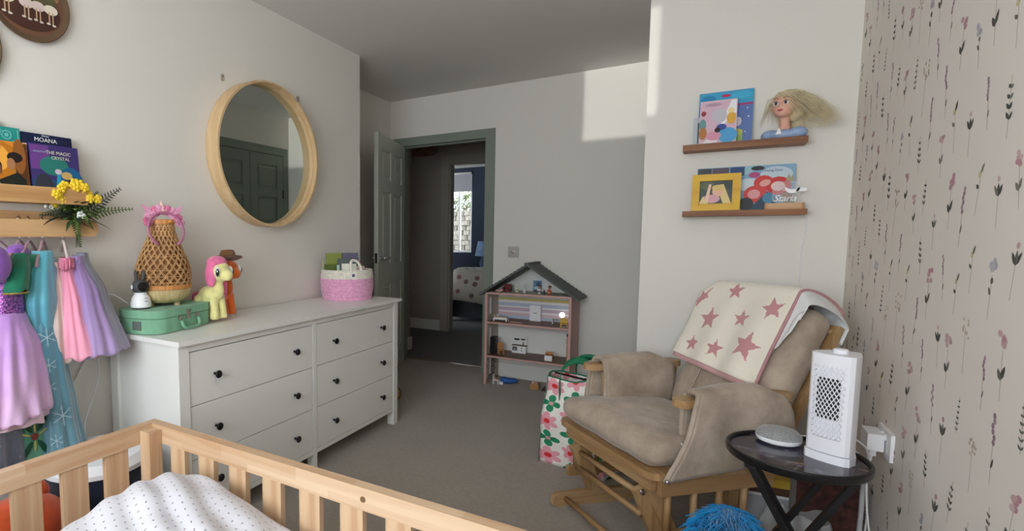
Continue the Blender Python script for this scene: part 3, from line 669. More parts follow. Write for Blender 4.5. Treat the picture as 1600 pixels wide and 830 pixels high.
for (x, y, z, r) in ((.05, -.005, .018, .017), (-.0, .085, .055, .013), (.01, .105, .06, .011), (.0, .12, .05, .010), (.02, -.095, .045, .008), (.02, -.115, .047, .007)):
    fl = tube('flower_stem', [(.01, y * .3, .0), (x, y, z)], .0012, m_lf, py, 4); bm = bmesh.new()
    for i in range(22):
        v = Vector((rl.gauss(0, 1), rl.gauss(0, 1), rl.gauss(0, 1))).normalized() * r; a_ball(bm, Vector((x, y, z)) + v * .75, r * .3, None, 6, 4)
    fin('white_flower', bm, m_whp, fl, True)
ts = thing('tassel', 'small black tassel hung from the rail end', 'ornament', (XA + .082, 1.072, 1.205))
tube('loop', [(0, -.006, .0), (0, -.002, .018), (0, .004, .018), (.002, .004, .0)], .0016, m_beech, ts, 6, curve=3); lathe('wooden_bead', [(.004, -.022), (.009, -.016), (.009, -.006), (.004, 0)], m_beech, ts, 14); lathe('cap', [(.005, -.034), (.007, -.03), (.006, -.022)], m_black, ts, 12)
strands('fringe', [[(.004 * math.cos(a), .004 * math.sin(a), -.032), (.006 * math.cos(a), .006 * math.sin(a), -.05), (.009 * math.cos(a), .009 * math.sin(a), -.074)] for a in [i * .42 for i in range(30)]], m_black, ts, .0014)

# ------------------------------------------------------------------ dressing-up clothes
m_hang = cloth('mauve_velvet', (176, 138, 146), .06, .9, 200, .1); m_hangp = plain('pale_hanger', (216, 200, 198), .5)
def hanger(label, y, rz, mat, half=.145, clips=False, drop=.075):
    h = thing('clothes_hanger', label, 'hanger', (XA + .065, y, 1.232), rz, 'hangers on the pine rail')
    # local x runs out from the wall along the shoulders, hook at the top
    tube('hook', spline([(-.014, 0, -.018), (-.017, 0, -.004), (-.010, 0, .008), (.002, 0, .010), (.010, 0, .002), (.008, 0, -.014), (.0, 0, -.03), (.0, 0, -drop)], 4), .0018, m_chrome, h, 6)
    pts = spline([(-half, 0, -drop - .085), (-half * .75, 0, -drop - .06), (-.03, 0, -drop - .012), (0, 0, -drop), (.03, 0, -drop - .012), (half * .75, 0, -drop - .06), (half, 0, -drop - .085)], 5)
    tube('shoulder_bar', pts, .0052, mat, h, 8, .6); tube('trouser_bar', [(-half, 0, -drop - .085), (half, 0, -drop - .085)], .004, mat, h, 8)
    if clips:
        for x in (-half * .7, half * .7): box('clip', x - .012, x + .012, -.008, .008, -drop - .115, -drop - .080, m_chrome, h, .002)
    return h
def garment(name, label, cat, loc, rz, rows, mat, pleats=9, amp=.10, group='dressing-up clothes on the rail', extra=None, seed=0, part='skirt', thick=.002):
    """rows: (z, x centre, y centre, half width, half depth) from the top down, local x along the hanger"""
    g = thing(name, label, cat, loc, rz, group); add_cloth(part, g, rows, mat, pleats, amp, seed, thick)
    return g
def add_cloth(part, g, rows, mat, pleats=9, amp=.1, seed=0, thick=.002, nu=110):
    rows = sorted(rows, key=lambda r: -r[0]); zt, zb = rows[0][0], rows[-1][0]
    def fn(u, v):
        z = zt + (zb - zt) * v
        for a, b in zip(rows, rows[1:]):
            if a[0] >= z >= b[0] - 1e-9: break
        t = (a[0] - z) / max(a[0] - b[0], 1e-9); t = t * t * (3 - 2 * t) * .5 + t * .5
        cx, cy, hw, hd = (a[i] + (b[i] - a[i]) * t for i in (1, 2, 3, 4))
        th = 2 * PI * u; fall = v ** .6
        n1 = noise.noise(Vector((math.cos(th) * 1.6 + seed, math.sin(th) * 1.6, v * 1.2)))
        k = 1 + amp * fall * (math.sin(pleats * th + seed + 2.5 * n1) * .75 + .45 * math.sin(pleats * 1.7 * th + 2 * seed + v * 3))
        return Vector((cx + hw * math.cos(th) * k, cy + hd * math.sin(th) * k, z + .012 * fall * n1 + (.006 * math.sin(pleats * th + seed) if v > .98 else 0)))
    return surf(part, fn, nu, 34, mat, g, thick, True)
def gframe(rows, phi, k=1.1):
    """print on the side of a garment that faces local angle phi"""
    rows = sorted(rows, key=lambda r: -r[0])
    def fr_(x, z, d):
        a, b = rows[0], rows[1]
        for a, b in zip(rows, rows[1:]):
            if a[0] >= z >= b[0]: break
        t = max(0, min(1, (a[0] - z) / max(a[0] - b[0], 1e-9))); cx, cy, hw, hd = (a[i] + (b[i] - a[i]) * t for i in (1, 2, 3, 4)); kk = k + min(d, .002) * 4
        th = phi + x / ((hw + hd) * .5); return (cx + hw * math.cos(th) * kk, cy + hd * math.sin(th) * kk, z)
    return fr_
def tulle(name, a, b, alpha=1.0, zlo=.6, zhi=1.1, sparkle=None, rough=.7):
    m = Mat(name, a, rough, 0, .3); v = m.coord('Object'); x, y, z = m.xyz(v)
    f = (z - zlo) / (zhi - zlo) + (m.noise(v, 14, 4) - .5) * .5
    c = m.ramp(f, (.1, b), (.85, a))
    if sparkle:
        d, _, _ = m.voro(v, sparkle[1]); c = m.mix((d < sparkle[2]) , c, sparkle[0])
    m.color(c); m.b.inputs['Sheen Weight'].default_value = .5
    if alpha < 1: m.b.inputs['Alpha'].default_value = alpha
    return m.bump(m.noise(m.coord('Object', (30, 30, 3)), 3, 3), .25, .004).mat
XH = XA + .065                              # hanger hooks sit here
hanger('mauve velvet hanger of the purple party dress', .815, -.9, m_hang); hanger('mauve velvet hanger behind the green dress', .880, -.75, m_hang)
hanger('mauve velvet hanger of the long blue dress', .910, -.70, m_hang); hanger('mauve velvet hanger of the beige skirt', .955, -.6, m_hang)
hanger('pale pink clip hanger at the end of the rail', 1.025, -.35, m_hangp, .12, True)
# purple dress: puffed sleeves, sequin bodice, lilac net skirt
m_seq = Mat('purple_sequins', (120, 70, 170), .25, .5); _v = m_seq.coord(); d_, c_, p_ = m_seq.voro(_v, 190); m_seq.color(m_seq.mix(m_seq.white(p_), (70, 60, 130), (206, 120, 200))); m_seq.bump(d_, .6, .003); m_seq = m_seq.mat
m_lil = tulle('lilac_net', (190, 140, 214), (214, 178, 214), 1, -.62, -.25); m_sat = cloth('purple_satin', (150, 98, 190), .08, .45, 120, .1, 12)
g = garment('party_dress', 'purple dress with sequinned bodice and lilac net skirt', 'dress', (XH + .085, .800, 1.232), -.75, ((-.305, .0, 0, .075, .04), (-.33, 0, 0, .09, .05), (-.42, .015, 0, .135, .085), (-.52, .03, 0, .165, .105), (-.625, .045, 0, .19, .12)), m_lil, 11, .10, seed=1)
add_cloth('bodice', g, ((-.165, 0, 0, .060, .03), (-.20, 0, 0, .072, .04), (-.25, 0, 0, .072, .042), (-.315, 0, 0, .074, .042)), m_seq, 3, .015, 2)
add_cloth('underskirt', g, ((-.32, 0, 0, .07, .04), (-.5, .02, 0, .14, .09), (-.65, .035, 0, .165, .11)), tulle('pink_net', (222, 176, 206), (228, 200, 214), 1, -.65, -.3), 9, .12, 5)
for s in (-1, 1):
    ball('puff_sleeve', (s * .088, 0, -.145), (.050, .044, .062), m_sat, g, (0, s * .35, 0)); add_cloth('shoulder_strap', g, ((-.10, s * .06, 0, .022, .018), (-.17, s * .065, 0, .020, .03)), m_sat, 2, .02, 1, nu=24)
# pale silver-blue dress with coach badge, far left in front
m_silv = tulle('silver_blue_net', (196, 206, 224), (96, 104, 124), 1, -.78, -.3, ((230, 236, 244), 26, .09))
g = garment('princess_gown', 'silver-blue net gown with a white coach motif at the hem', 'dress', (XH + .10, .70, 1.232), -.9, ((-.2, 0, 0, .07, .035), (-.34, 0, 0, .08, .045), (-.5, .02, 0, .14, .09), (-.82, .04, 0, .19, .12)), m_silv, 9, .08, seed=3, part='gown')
decal('coach_motif', [((232, 236, 240), ell(0, -.765, .036, .03)), ((60, 84, 100), ell(0, -.765, .030, .024)), ((232, 236, 240), ell(.0, -.765, .020, .026)), ((58, 130, 140), ell(0, -.765, .014, .020)), ((232, 236, 240), ell(-.026, -.794, .010, .010)), ((232, 236, 240), ell(.026, -.794, .010, .010)), ((232, 236, 240), star(0, -.73, .012))], g, frame=gframe(((-.5, .02, 0, .14, .09), (-.82, .04, 0, .19, .12)), .95))
# green dress with yellow trim
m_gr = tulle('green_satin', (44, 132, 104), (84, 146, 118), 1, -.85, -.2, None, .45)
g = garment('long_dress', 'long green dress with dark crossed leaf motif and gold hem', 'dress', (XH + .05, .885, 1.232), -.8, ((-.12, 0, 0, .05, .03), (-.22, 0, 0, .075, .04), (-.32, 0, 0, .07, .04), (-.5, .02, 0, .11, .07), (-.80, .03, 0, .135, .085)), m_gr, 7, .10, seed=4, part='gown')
for s in (-1, 1): add_cloth('sleeve', g, ((-.115, s * .06, 0, .02, .02), (-.16, s * .095, 0, .038, .035), (-.24, s * .12, 0, .042, .036)), cloth('green_velvet', (28, 112, 84), .12, .6, 160, .15), 4, .04, s + 2, nu=40); tube('gold_cuff', [(s * .12 + .042 * math.cos(t), .036 * math.sin(t), -.24) for t in [i * PI / 12 for i in range(25)]], .003, plain('gold_braid', (170, 150, 70), .4, .5), g, 6)
tube('gold_hem', [(.03 + .136 * math.cos(t), .086 * math.sin(t), -.803) for t in [i * PI / 20 for i in range(41)]], .003, plain('gold_braid', (170, 150, 70), .4, .5), g, 6)
def crossm(cx, cz, s):
    out = []
    for a in (.55, -.55, 2.6, -2.6): out.append(((26, 70, 50), ell(cx + math.sin(a) * s * .6, cz + math.cos(a) * s * .6, s * .10, s * .42, 10, -a)))
    for a in (1.2, -1.2, 0, PI): out.append(((176, 172, 96), ell(cx + math.sin(a) * s * .35, cz + math.cos(a) * s * .35, s * .04, s * .22, 8, -a)))
    return out + [((120, 50, 46), ell(cx, cz, s * .12, s * .14, 10))]
decal('leaf_motif', crossm(0, -.71, .085), g, frame=gframe(((-.5, .02, 0, .11, .07), (-.80, .03, 0, .135, .085)), .55))
# long blue dress: shimmer bodice and sheer cape with snowflakes
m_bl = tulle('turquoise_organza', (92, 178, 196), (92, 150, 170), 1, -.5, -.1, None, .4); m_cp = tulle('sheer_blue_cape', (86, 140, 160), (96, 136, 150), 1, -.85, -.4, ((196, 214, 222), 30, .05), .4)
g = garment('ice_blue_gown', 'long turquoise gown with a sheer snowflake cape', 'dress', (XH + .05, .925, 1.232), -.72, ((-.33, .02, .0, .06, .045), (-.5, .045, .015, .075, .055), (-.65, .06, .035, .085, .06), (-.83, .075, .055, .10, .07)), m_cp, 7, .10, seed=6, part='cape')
add_cloth('bodice', g, ((-.11, -.01, 0, .035, .03), (-.18, 0, 0, .078, .045), (-.28, .01, 0, .095, .055), (-.40, .0, 0, .085, .05), (-.52, -.02, 0, .03, .02)), m_bl, 7, .11, 3)
rs = random.Random(9)
def flake(cx, cz, r):
    out = []
    for i in range(6):
        a = PI * i / 3; dx, dz = math.sin(a), math.cos(a); px_, pz_ = dz, -dx
        out.append(((176, 204, 214), [(cx - px_ * r * .04, cz - pz_ * r * .04), (cx + dx * r - px_ * r * .04, cz + dz * r - pz_ * r * .04), (cx + dx * r + px_ * r * .04, cz + dz * r + pz_ * r * .04), (cx + px_ * r * .04, cz + pz_ * r * .04)]))
        for s in (-1, 1):
            b = a + s * .7; ox, oz = cx + dx * r * .55, cz + dz * r * .55; ex, ez = math.sin(b) * r * .35, math.cos(b) * r * .35
            out.append(((176, 204, 214), [(ox, oz), (ox + ex, oz + ez), (ox + ex * .9 + px_ * r * .05, oz + ez * .9 + pz_ * r * .05)]))
    return out
_gf = gframe(((-.33, .02, .0, .06, .045), (-.5, .045, .015, .075, .055), (-.65, .06, .035, .085, .06), (-.83, .075, .055, .10, .07)), .45, 1.13)
for (z, s) in ((-.40, .030), (-.49, .024), (-.56, .022), (-.66, .034), (-.735, .022), (-.79, .026)): decal('snowflake', flake(rs.uniform(-.015, .02), z, s), g, frame=_gf, step=.00002)
# skirts on the clip hanger
for lab, y, dx, c1, c2, rows, sd in (
    ('soft beige net skirt between the blue gown and pink skirt', .962, .045, (212, 190, 180), (206, 182, 174), ((-.17, 0, 0, .035, .025), (-.25, .005, .004, .055, .04), (-.38, .015, .008, .075, .055), (-.50, .02, .012, .085, .065)), 1),
    ('bright pink satin skirt with a ruffled waistband', 1.000, .070, (238, 150, 178), (240, 164, 186), ((-.155, 0, 0, .055, .02), (-.19, 0, 0, .05, .024), (-.3, .005, .010, .07, .05), (-.49, .01, .025, .095, .075)), 2),
    ('lilac net skirt hanging behind the pink one', 1.035, .072, (150, 122, 176), (172, 150, 196), ((-.15, 0, 0, .05, .02), (-.26, .005, .02, .07, .05), (-.49, .01, .05, .105, .085)), 3),
    ('dusty grey-blue net skirt nearest the suitcase', 1.058, .062, (128, 128, 146), (160, 152, 176), ((-.14, 0, 0, .045, .02), (-.26, .0, .03, .06, .045), (-.485, .0, .075, .085, .07)), 4)):
    g = garment('net_skirt', lab, 'skirt', (XH + dx, y, 1.232), -.5, rows, tulle('net_' + str(sd), c1, c2, 1, -.5, -.15), 8, .09, seed=sd * 2.3)
    if sd == 2:
        add_cloth('waistband', g, ((-.135, 0, 0, .070, .024), (-.175, 0, 0, .068, .027)), cloth('pink_ruffle', (226, 134, 164), .1), 14, .10, 2)
    else: add_cloth('waistband', g, ((rows[0][0] + .02, 0, 0, rows[0][3], rows[0][4]), (rows[0][0] - .012, 0, 0, rows[0][3] * 1.03, rows[0][4] * 1.1)), tulle('band_%d' % sd, c2, c1, 1), 10, .05, sd)
# cable, bin and soft toy between the rail and the bed
tag(tube('wall_cable', spline([(XA + .006, 1.22, .92), (XA + .006, 1.17, .78), (XA + .006, 1.08, .62), (XA + .006, 1.0, .5), (XA + .02, .95, .40), (XA + .03, .93, .3)], 6), .0025, m_white, None, 6), 'thin white cable running down the wall below the skirts', 'cable')
tag(tube('lamp_cable', spline([(-1.99, 1.26, .90), (-2.03, 1.205, .94), (-2.06, 1.17, .88), (-2.058, 1.165, .7), (-2.055, 1.16, .6), (-2.04, 1.12, .52), (-1.98, 1.06, .47), (-1.93, 1.03, .44)], 6), .0028, m_white, None, 6), 'white cable looping from the rabbit monitor down behind the dresser', 'cable')
bn = thing('lidded_bin', 'round white lidded bin with a navy liner behind the bed', 'bin', (-1.78, .99, 0))
lathe('drum', [(.13, .0), (.15, .02), (.16, .30), (.15, .30), (.14, .02)], plain('bin_grey', (196, 198, 200), .5), bn, 40); lathe('liner', [(.163, .24), (.165, .39), (.158, .39), (.155, .25)], cloth('navy_liner', (34, 40, 58), .1), bn, 40, cap=False); lathe('lid', [(.172, .385), (.172, .40), (.15, .425), (.06, .437), (.0, .438)], m_white, bn, 40)
ty = thing('tiger_plush', 'orange and black striped plush toy lying behind the bed rail', 'soft toy', (-1.66, .66, 0)); ty.scale = (.95, 1, .82)
blob('body', [((0, 0, .20), (.13, .17, .20)), ((.02, .02, .40), (.12, .13, .12)), ((.08, .12, .16), (.08, .12, .07)), ((-.02, -.14, .22), (.07, .1, .07))], cloth('orange_plush', (206, 84, 40), .12, .98, 400, .5), ty, .014, 8)
ball('belly_patch', (.095, .06, .24), (.05, .085, .10), cloth('cream_plush', (212, 186, 120), .08), ty); ball('stripe', (.098, .01, .34), (.035, .018, .07), m_black, ty, (.5, 0, 0)); ball('stripe', (.10, -.1, .27), (.03, .016, .06), m_black, ty, (-.4, 0, 0)); ball('stripe', (.1, .115, .36), (.03, .014, .05), m_black, ty, (-.3, 0, 0))
for s in (-1, 1): ball('ear', (.0, s * .075, .50), (.03, .035, .045), cloth('orange_plush2', (196, 76, 36), .1), ty)
# ================================================================== chest of drawers
m_lac = Mat('white_lacquer', (232, 231, 226), .38, 0, .4); m_lac.bump(m_lac.noise(m_lac.coord(), 70, 2), .02, .001); m_lac = m_lac.mat
dr = thing('chest_of_drawers', 'long white six drawer dresser with black knobs under the mirror', 'dresser', (0, 0, 0))
DX0, DX1, DY0, DY1, DZ = -2.056, -1.595, 1.2, 2.83, .79
box('top', DX0, DX1, DY0, DY1, DZ - .018, DZ, m_lac, dr, .003)
fx = DX1 - .02                                   # front plane of the posts
for y in (DY0 + .012, DY1 - .06):
    box('post', fx - .045, fx, y, y + .046, 0, DZ - .018, m_lac, dr, .003)
    box('post', DX0 + .004, DX0 + .05, y, y + .046, 0, DZ - .018, m_lac, dr, .003)
box('post', fx - .045, fx - .002, 1.988, 2.014, 0, DZ - .018, m_lac, dr, .003)
for y in (DY0 + .024, DY1 - .045): box('side_panel', DX0 + .05, fx - .045, y, y + .018, .09, DZ - .018, m_lac, dr)
box('back_panel', DX0 + .01, DX0 + .02, DY0 + .05, DY1 - .06, .09, DZ - .018, m_lac, dr)
box('top_rail', fx - .03, fx - .003, DY0 + .058, DY1 - .06, .742, DZ - .018, m_lac, dr, .002)
box('bottom_rail', fx - .03, fx - .003, DY0 + .058, DY1 - .06, .088, .110, m_lac, dr, .002)
box('bottom_board', DX0 + .02, fx - .03, DY0 + .05, DY1 - .06, .088, .1, m_lac, dr)
m_knob = plain('black_knob', (22, 22, 24), .3)
for c, (y0, y1) in enumerate(((1.2605, 1.985), (2.017, 2.767))):
    for r in range(3):
        z0 = .113 + r * .2095; z1 = z0 + .206
        d = box('drawer', fx - .022, fx - .004, y0 + .0015, y1 - .0015, z0, z1, m_lac, dr, .0015)
        box('drawer_box', DX0 + .04, fx - .022, y0 + .02, y1 - .02, z0 + .02, z1 - .03, m_lac, d)
        for ky in ((1.38, 1.85), (2.155, 2.624))[c]:
            lathe('knob', [(.006, 0), (.006, .012), (.008, .014), (.0155, .022), (.0155, .026), (.012, .029), (0, .030)], m_knob, d, 20, mtx=Matrix.Translation((fx - .004, ky, z0 + .103)) @ Matrix.Rotation(PI / 2, 4, 'Y'))
# toy with wooden wheels behind the dresser end
tw = thing('wooden_pull_toy', 'little wooden toy with a round wheel behind the dresser end', 'toy', (-1.93, 3.10, 0), .25)
m_tw = wood('toy_maple', (196, 150, 84), (160, 112, 58), 0, 2.0)
box('deck', -.13, .13, -.055, .055, .05, .075, m_tw, tw, .006); box('toy_block', -.12, .02, -.04, .04, .075, .14, m_tw, tw, .008)
for x in (-.08, .09):
    for s in (-1, 1): q = lathe('wheel', [(.012, 0), (.05, 0), (.053, .004), (.053, .014), (.05, .018), (.012, .018)], m_tw, tw, 28, mtx=Matrix.Translation((x, s * .062 + (.0 if s < 0 else .0), .053)) @ Matrix.Rotation(PI / 2 * (1 if s < 0 else -1), 4, 'X')); lathe('tyre', [(.053, .002), (.056, .004), (.056, .014), (.053, .016)], m_black, q, 28, cap=False, mtx=Matrix.Translation((x, s * .062, .053)) @ Matrix.Rotation(PI / 2 * (1 if s < 0 else -1), 4, 'X')); lathe('hub_cap', [(.013, .018), (.012, .022), (0, .023)], m_black, q, 14, mtx=Matrix.Translation((x, s * .062, .053)) @ Matrix.Rotation(PI / 2 * (1 if s < 0 else -1), 4, 'X'))

# ------------------------------------------------------------------ suitcase, lamp, monitor, ponies, basket
m_mint = cloth('mint_card', (128, 178, 146), .05, .75, 300, .12, 14, .1)
su = thing('play_suitcase', 'mint green card suitcase with silver catch on the dresser', 'suitcase', (-1.915, 1.385, DZ), math.radians(103))
# local x along the length, -y is the front with the handle
foot = rrect(-.178, .178, -.110, .110, .064, 8)
prism('case_base', foot, .003, .062, m_mint, su, .003, plane='xy', auto=.7)
prism('case_lid', [(x * 1.012, y * 1.015) for x, y in foot], .0635, .094, m_mint, su, .005, plane='xy', auto=.7)
tube('lid_seam', [(x * 1.014, y * 1.017, .0628) for x, y in foot + foot[:1]], .0016, plain('mint_edge', (96, 146, 116), .7), su, 6)
m_nick = plain('nickel', (176, 172, 164), .28, .9)
ct = box('catch_plate', -.012, .012, -.1135, -.1105, .045, .082, m_nick, su, .001); box('catch_tongue', -.006, .006, -.117, -.1135, .056, .078, m_nick, ct, .0015)
for x in (-.052, .052):
    h = box('handle_bracket', x - .010, x + .010, -.1135, -.1105, .046, .066, m_nick, su, .001); tube('ring', [(x + .006 * math.cos(t), -.118, .048 + .008 * math.sin(t)) for t in [i * PI / 6 for i in range(13)]], .0016, m_nick, h, 6)
tube('handle', spline([(-.052, -.119, .042), (-.050, -.127, .022), (-.036, -.132, .012), (0, -.133, .010), (.036, -.132, .012), (.050, -.127, .022), (.052, -.119, .042)], 5), .0075, m_mint, su, 10, .7)
box('corner_patch', -.005, .005, -.020, .020, .018, .052, plain('grey_patch', (96, 106, 100), .6), su).location = (-.177, -.012, 0)
for x in (-.12, .12):
    for y in (-.07, .07): lathe('stud_foot', [(.007, 0), (.007, .003)], m_nick, su, 12, loc=(x, y, 0))
# bamboo lamp
LZ = DZ + .094
m_bam = wood('bamboo', (208, 166, 116), (176, 130, 82), 2, 3.0, .5); m_bam2 = wood('bamboo_band', (206, 146, 84), (180, 116, 60), 2, 3.0); m_bam3 = wood('bamboo_bowl', (206, 186, 140), (182, 158, 112), 2, 2.0)
la = thing('bamboo_lamp', 'woven bamboo lantern lamp with a turned bowl base on the suitcase', 'lamp', (-1.935, 1.39, LZ))
prof = [(.045, .012), (.075, .016), (.098, .035), (.106, .058), (.108, .072)]
lathe('bowl_base', prof + [(.100, .072), (.09, .04), (.0, .03)], m_bam3, la, 48)
for k in range(3): t = 2 * PI * k / 3 + .4; lathe('foot', [(.012, 0), (.012, .014)], m_bam3, la, 12, loc=(.058 * math.cos(t), .058 * math.sin(t), 0))
lathe('band', [(.109, .070), (.112, .072), (.112, .088), (.109, .090)], m_bam2, la, 48, cap=False)
def lr(z):                                    # lamp silhouette
    P = [(.085, .110), (.115, .112), (.15, .109), (.19, .098), (.235, .080), (.275, .062), (.31, .051), (.345, .047)]
    for a, b in zip(P, P[1:]):
        if z <= b[0]: t = (z - a[0]) / (b[0] - a[0]); return a[1] + (b[1] - a[1]) * t
    return P[-1][1]
bm = bmesh.new(); N = 22
for s in (-1, 1):
    for k in range(N):
        for off in (0, .055):
            pts = []
            for i in range(17):
                z = .086 + .258 * i / 16; a = 2 * PI * k / N + s * (i / 16) * 1.9 + off; r = lr(z) + (.0012 if (i + k) % 2 else -.0012) * s; pts.append((r * math.cos(a), r * math.sin(a), z))
            a_tube(bm, pts, .0017, 4, True)
for z in (.10, .125, .15, .205, .25, .29, .30, .31, .32, .33, .338): a_tube(bm, [(lr(z) * math.cos(t), lr(z) * math.sin(t), z) for t in [2 * PI * i / 40 for i in range(41)]], .0016, 4, False)
fin('woven_shade', bm, m_bam, la, True)['kind'] = 'stuff'
lathe('inner_liner', [(lr(z) * .93, z) for z in [.086 + .02 * i for i in range(13)]], plain('lamp_inside', (120, 78, 44), .8), la, 36, cap=False)
lathe('neck_ring', [(.047, .338), (.051, .340), (.051, .356), (.047, .358), (.045, .340)], m_bam2, la, 36, cap=False)
tube('bulb_stem', [(0, 0, .03), (0, 0, .16)], .012, m_white, la, 10); ball('bulb', (0, 0, .19), .03, m_white, la)
for s in (-1, 1): box('top_peg', s * .060 - .014, s * .060 + .014, -.006, .006, .345, .355, m_bam2, la, .002)
# unicorn headband over the lamp neck
hb = thing('unicorn_headband', 'pink flowered headband with a little horn on the lamp', 'headband', (-1.885, 1.375, LZ + .315), math.radians(78), rx=-.25)
m_pk = cloth('pink_felt', (238, 164, 196), .1, .9, 120, .2); m_bnd = plain('headband', (176, 110, 140), .35)
tube('band', [(.074 * math.sin(t), 0, .0 + .074 * math.cos(t)) for t in [(-2.6 + 5.2 * i / 24) for i in range(25)]], .0035, m_bnd, hb, 8, 1.6)
tube('hair_wire', [(.073 * math.sin(t), .012, .014 + .073 * math.cos(t)) for t in [(-2.0 + 3.6 * i / 20) for i in range(21)]], .0012, m_black, hb, 5)
lathe('horn', [(.014, 0), (.011, .015), (.0075, .03), (.004, .043), (0, .052)], plain('horn_pearl', (234, 196, 186), .3), hb, 16, loc=(0, .012, .076))
rh = random.Random(2)
for k in range(11):
    t = -1.25 + 2.5 * k / 10; c = Vector((.070 * math.sin(t), .008, .012 + .076 * math.cos(t))); bm = bmesh.new()
    for i in range(5): a = 2 * PI * i / 5 + k; a_ball(bm, c + Vector((.013 * math.cos(a), rh.uniform(-.003, .003), .013 * math.sin(a))), (.011, .005, .011), None, 8, 6)
    a_ball(bm, c + Vector((0, -.005, 0)), .005, None, 8, 6); fin('felt_flower', bm, m_pk if k % 3 else cloth('rose_felt', (222, 120, 158), .1), hb, True)
for s in (-1, 1): prism('ear', [(0, 0), (.03 * s, .012), (.046 * s, .046), (.012 * s, .03)], -.003, .003, m_pk, hb, .001).location = (s * .042, .005, .062)
# rabbit-shaped baby monitor
rb = thing('baby_monitor', 'grey and white rabbit-shaped baby monitor on the suitcase', 'monitor', (-1.905, 1.262, LZ), math.radians(72))
m_gr = plain('monitor_grey', (70, 70, 73), .55)
lathe('white_body', [(.030, .004), (.039, .008), (.040, .02), (.034, .045), (.022, .060), (.0, .062)], m_white, rb, 32); lathe('base', [(.033, 0), (.033, .006)], m_gr, rb, 28)
blob('head', [((0, 0, .088), (.034, .033, .031))], m_gr, rb, .004, 2)
for s in (-1, 1): ball('ear', (s * .014, .004, .130), (.0075, .006, .026), m_gr, rb, (0, s * .12, 0)); lathe('side_light', [(.0, 0), (.009, .0), (.009, .003), (0, .005)], m_white, rb, 16, mtx=Matrix.Translation((s * .0315, 0, .088)) @ Matrix.Rotation(s * PI / 2, 4, 'Y'))
lathe('lens', [(0, 0), (.019, 0), (.018, .004), (.0, .006)], plain('lens_black', (8, 8, 9), .08), rb, 24, mtx=Matrix.Translation((0, -.030, .090)) @ Matrix.Rotation(PI / 2, 4, 'X')); lathe('collar', [(.022, .059), (.025, .062), (.022, .066)], m_white, rb, 24)
for z in (.032, .043): box('badge_mark', .004, .016, -.0415 + (z - .032) * .25, -.038, z, z + .0022, m_gr, rb)
# plush ponies
def pony(label, loc, rz, body, mane_fn, s=1.0):
    p = thing('plush_pony', label, 'soft toy', loc, rz, 'plush ponies on the dresser'); p.scale = (.92, .80, .95); m = cloth('plush_' + label[:12], body, .06, .98, 420, .3, 20, .5)
    it = [((0, 0, .125), (.045, .075, .045)), ((0, -.055, .165), (.032, .036, .06), (-.35, 0, 0)), ((0, -.078, .238), (.052, .054, .05)), ((0, -.128, .222), (.030, .030, .026))]
    for sx in (-1, 1):
        it += [('t', [(sx * .026, -.05, .125), (sx * .027, -.058, .07), (sx * .028, -.062, .015)], [.022, .021, .026]), ('t', [(sx * .026, .048, .12), (sx * .028, .06, .07), (sx * .028, .062, .015)], [.027, .023, .026])]
        it.append(((sx * .032, -.058, .285), (.011, .009, .024), (0, sx * .35, 0)))
    blob('body', it, m, p, .006, 8)
    for sx in (-1, 1):
        e = ball('eye', (sx * .043, -.101, .240), (.012, .020, .024), plain('toy_eye_white', (240, 240, 238), .25), p, (0, 0, sx * .35)); ball('iris', (sx * .0485, -.107, .238), (.0085, .0145, .019), plain('toy_iris', (40, 60, 62), .2), e, (0, 0, sx * .35)); ball('pupil', (sx * .052, -.110, .236), (.006, .009, .013), m_black, e, (0, 0, sx * .35)); ball('glint', (sx * .056, -.113, .243), (.003, .004, .005), plain('toy_eye_white', (240, 240, 238), .25), e)
    mane_fn(p); return p
def mane1(p):
    pk = cloth('pink_mane', (236, 120, 164), .08, .9, 200, .35, 30)
    blob('mane', [((0, -.055, .280), (.054, .055, .032)), ((.02, -.03, .22), (.046, .040, .075)), ((.048, -.045, .17), (.020, .030, .085)), ((-.040, -.05, .225), (.018, .04, .06))], pk, p, .006, 6)
    blob('tail', [('t', [(0, .07, .13), (.01, .11, .12), (.02, .125, .06), (.02, .11, .02)], [.016, .024, .024, .012])], pk, p, .006, 4)
    pass
def mane2(p):
    bl = cloth('straw_mane', (214, 178, 110), .08)
    blob('mane', [((0, -.01, .235), (.02, .03, .055)), ((0, .01, .19), (.018, .02, .05))], bl, p, .006, 4); blob('tail', [('t', [(0, .07, .13), (0, .11, .11), (0, .12, .05)], [.014, .022, .014])], bl, p, .006, 4)
    ht = lathe('hat_brim', [(.0, .0), (.055, -.004), (.078, .006), (.080, .010), (.055, .002), (.04, .004)], cloth('brown_felt', (122, 84, 54), .08), p, 36, loc=(0, -.068, .292), rot=(-.12, .1, 0)); lathe('hat_crown', [(.044, .0), (.042, .028), (.034, .042), (.018, .040), (0, .036)], cloth('brown_felt', (122, 84, 54), .08), ht, 28)
pony('pale yellow plush pony with a long pink mane', (-1.885, 1.59, DZ), math.radians(98), (240, 232, 160), mane1)
pony('orange plush pony wearing a brown cowboy hat', (-1.945, 1.70, DZ), math.radians(94), (226, 112, 44), mane2)
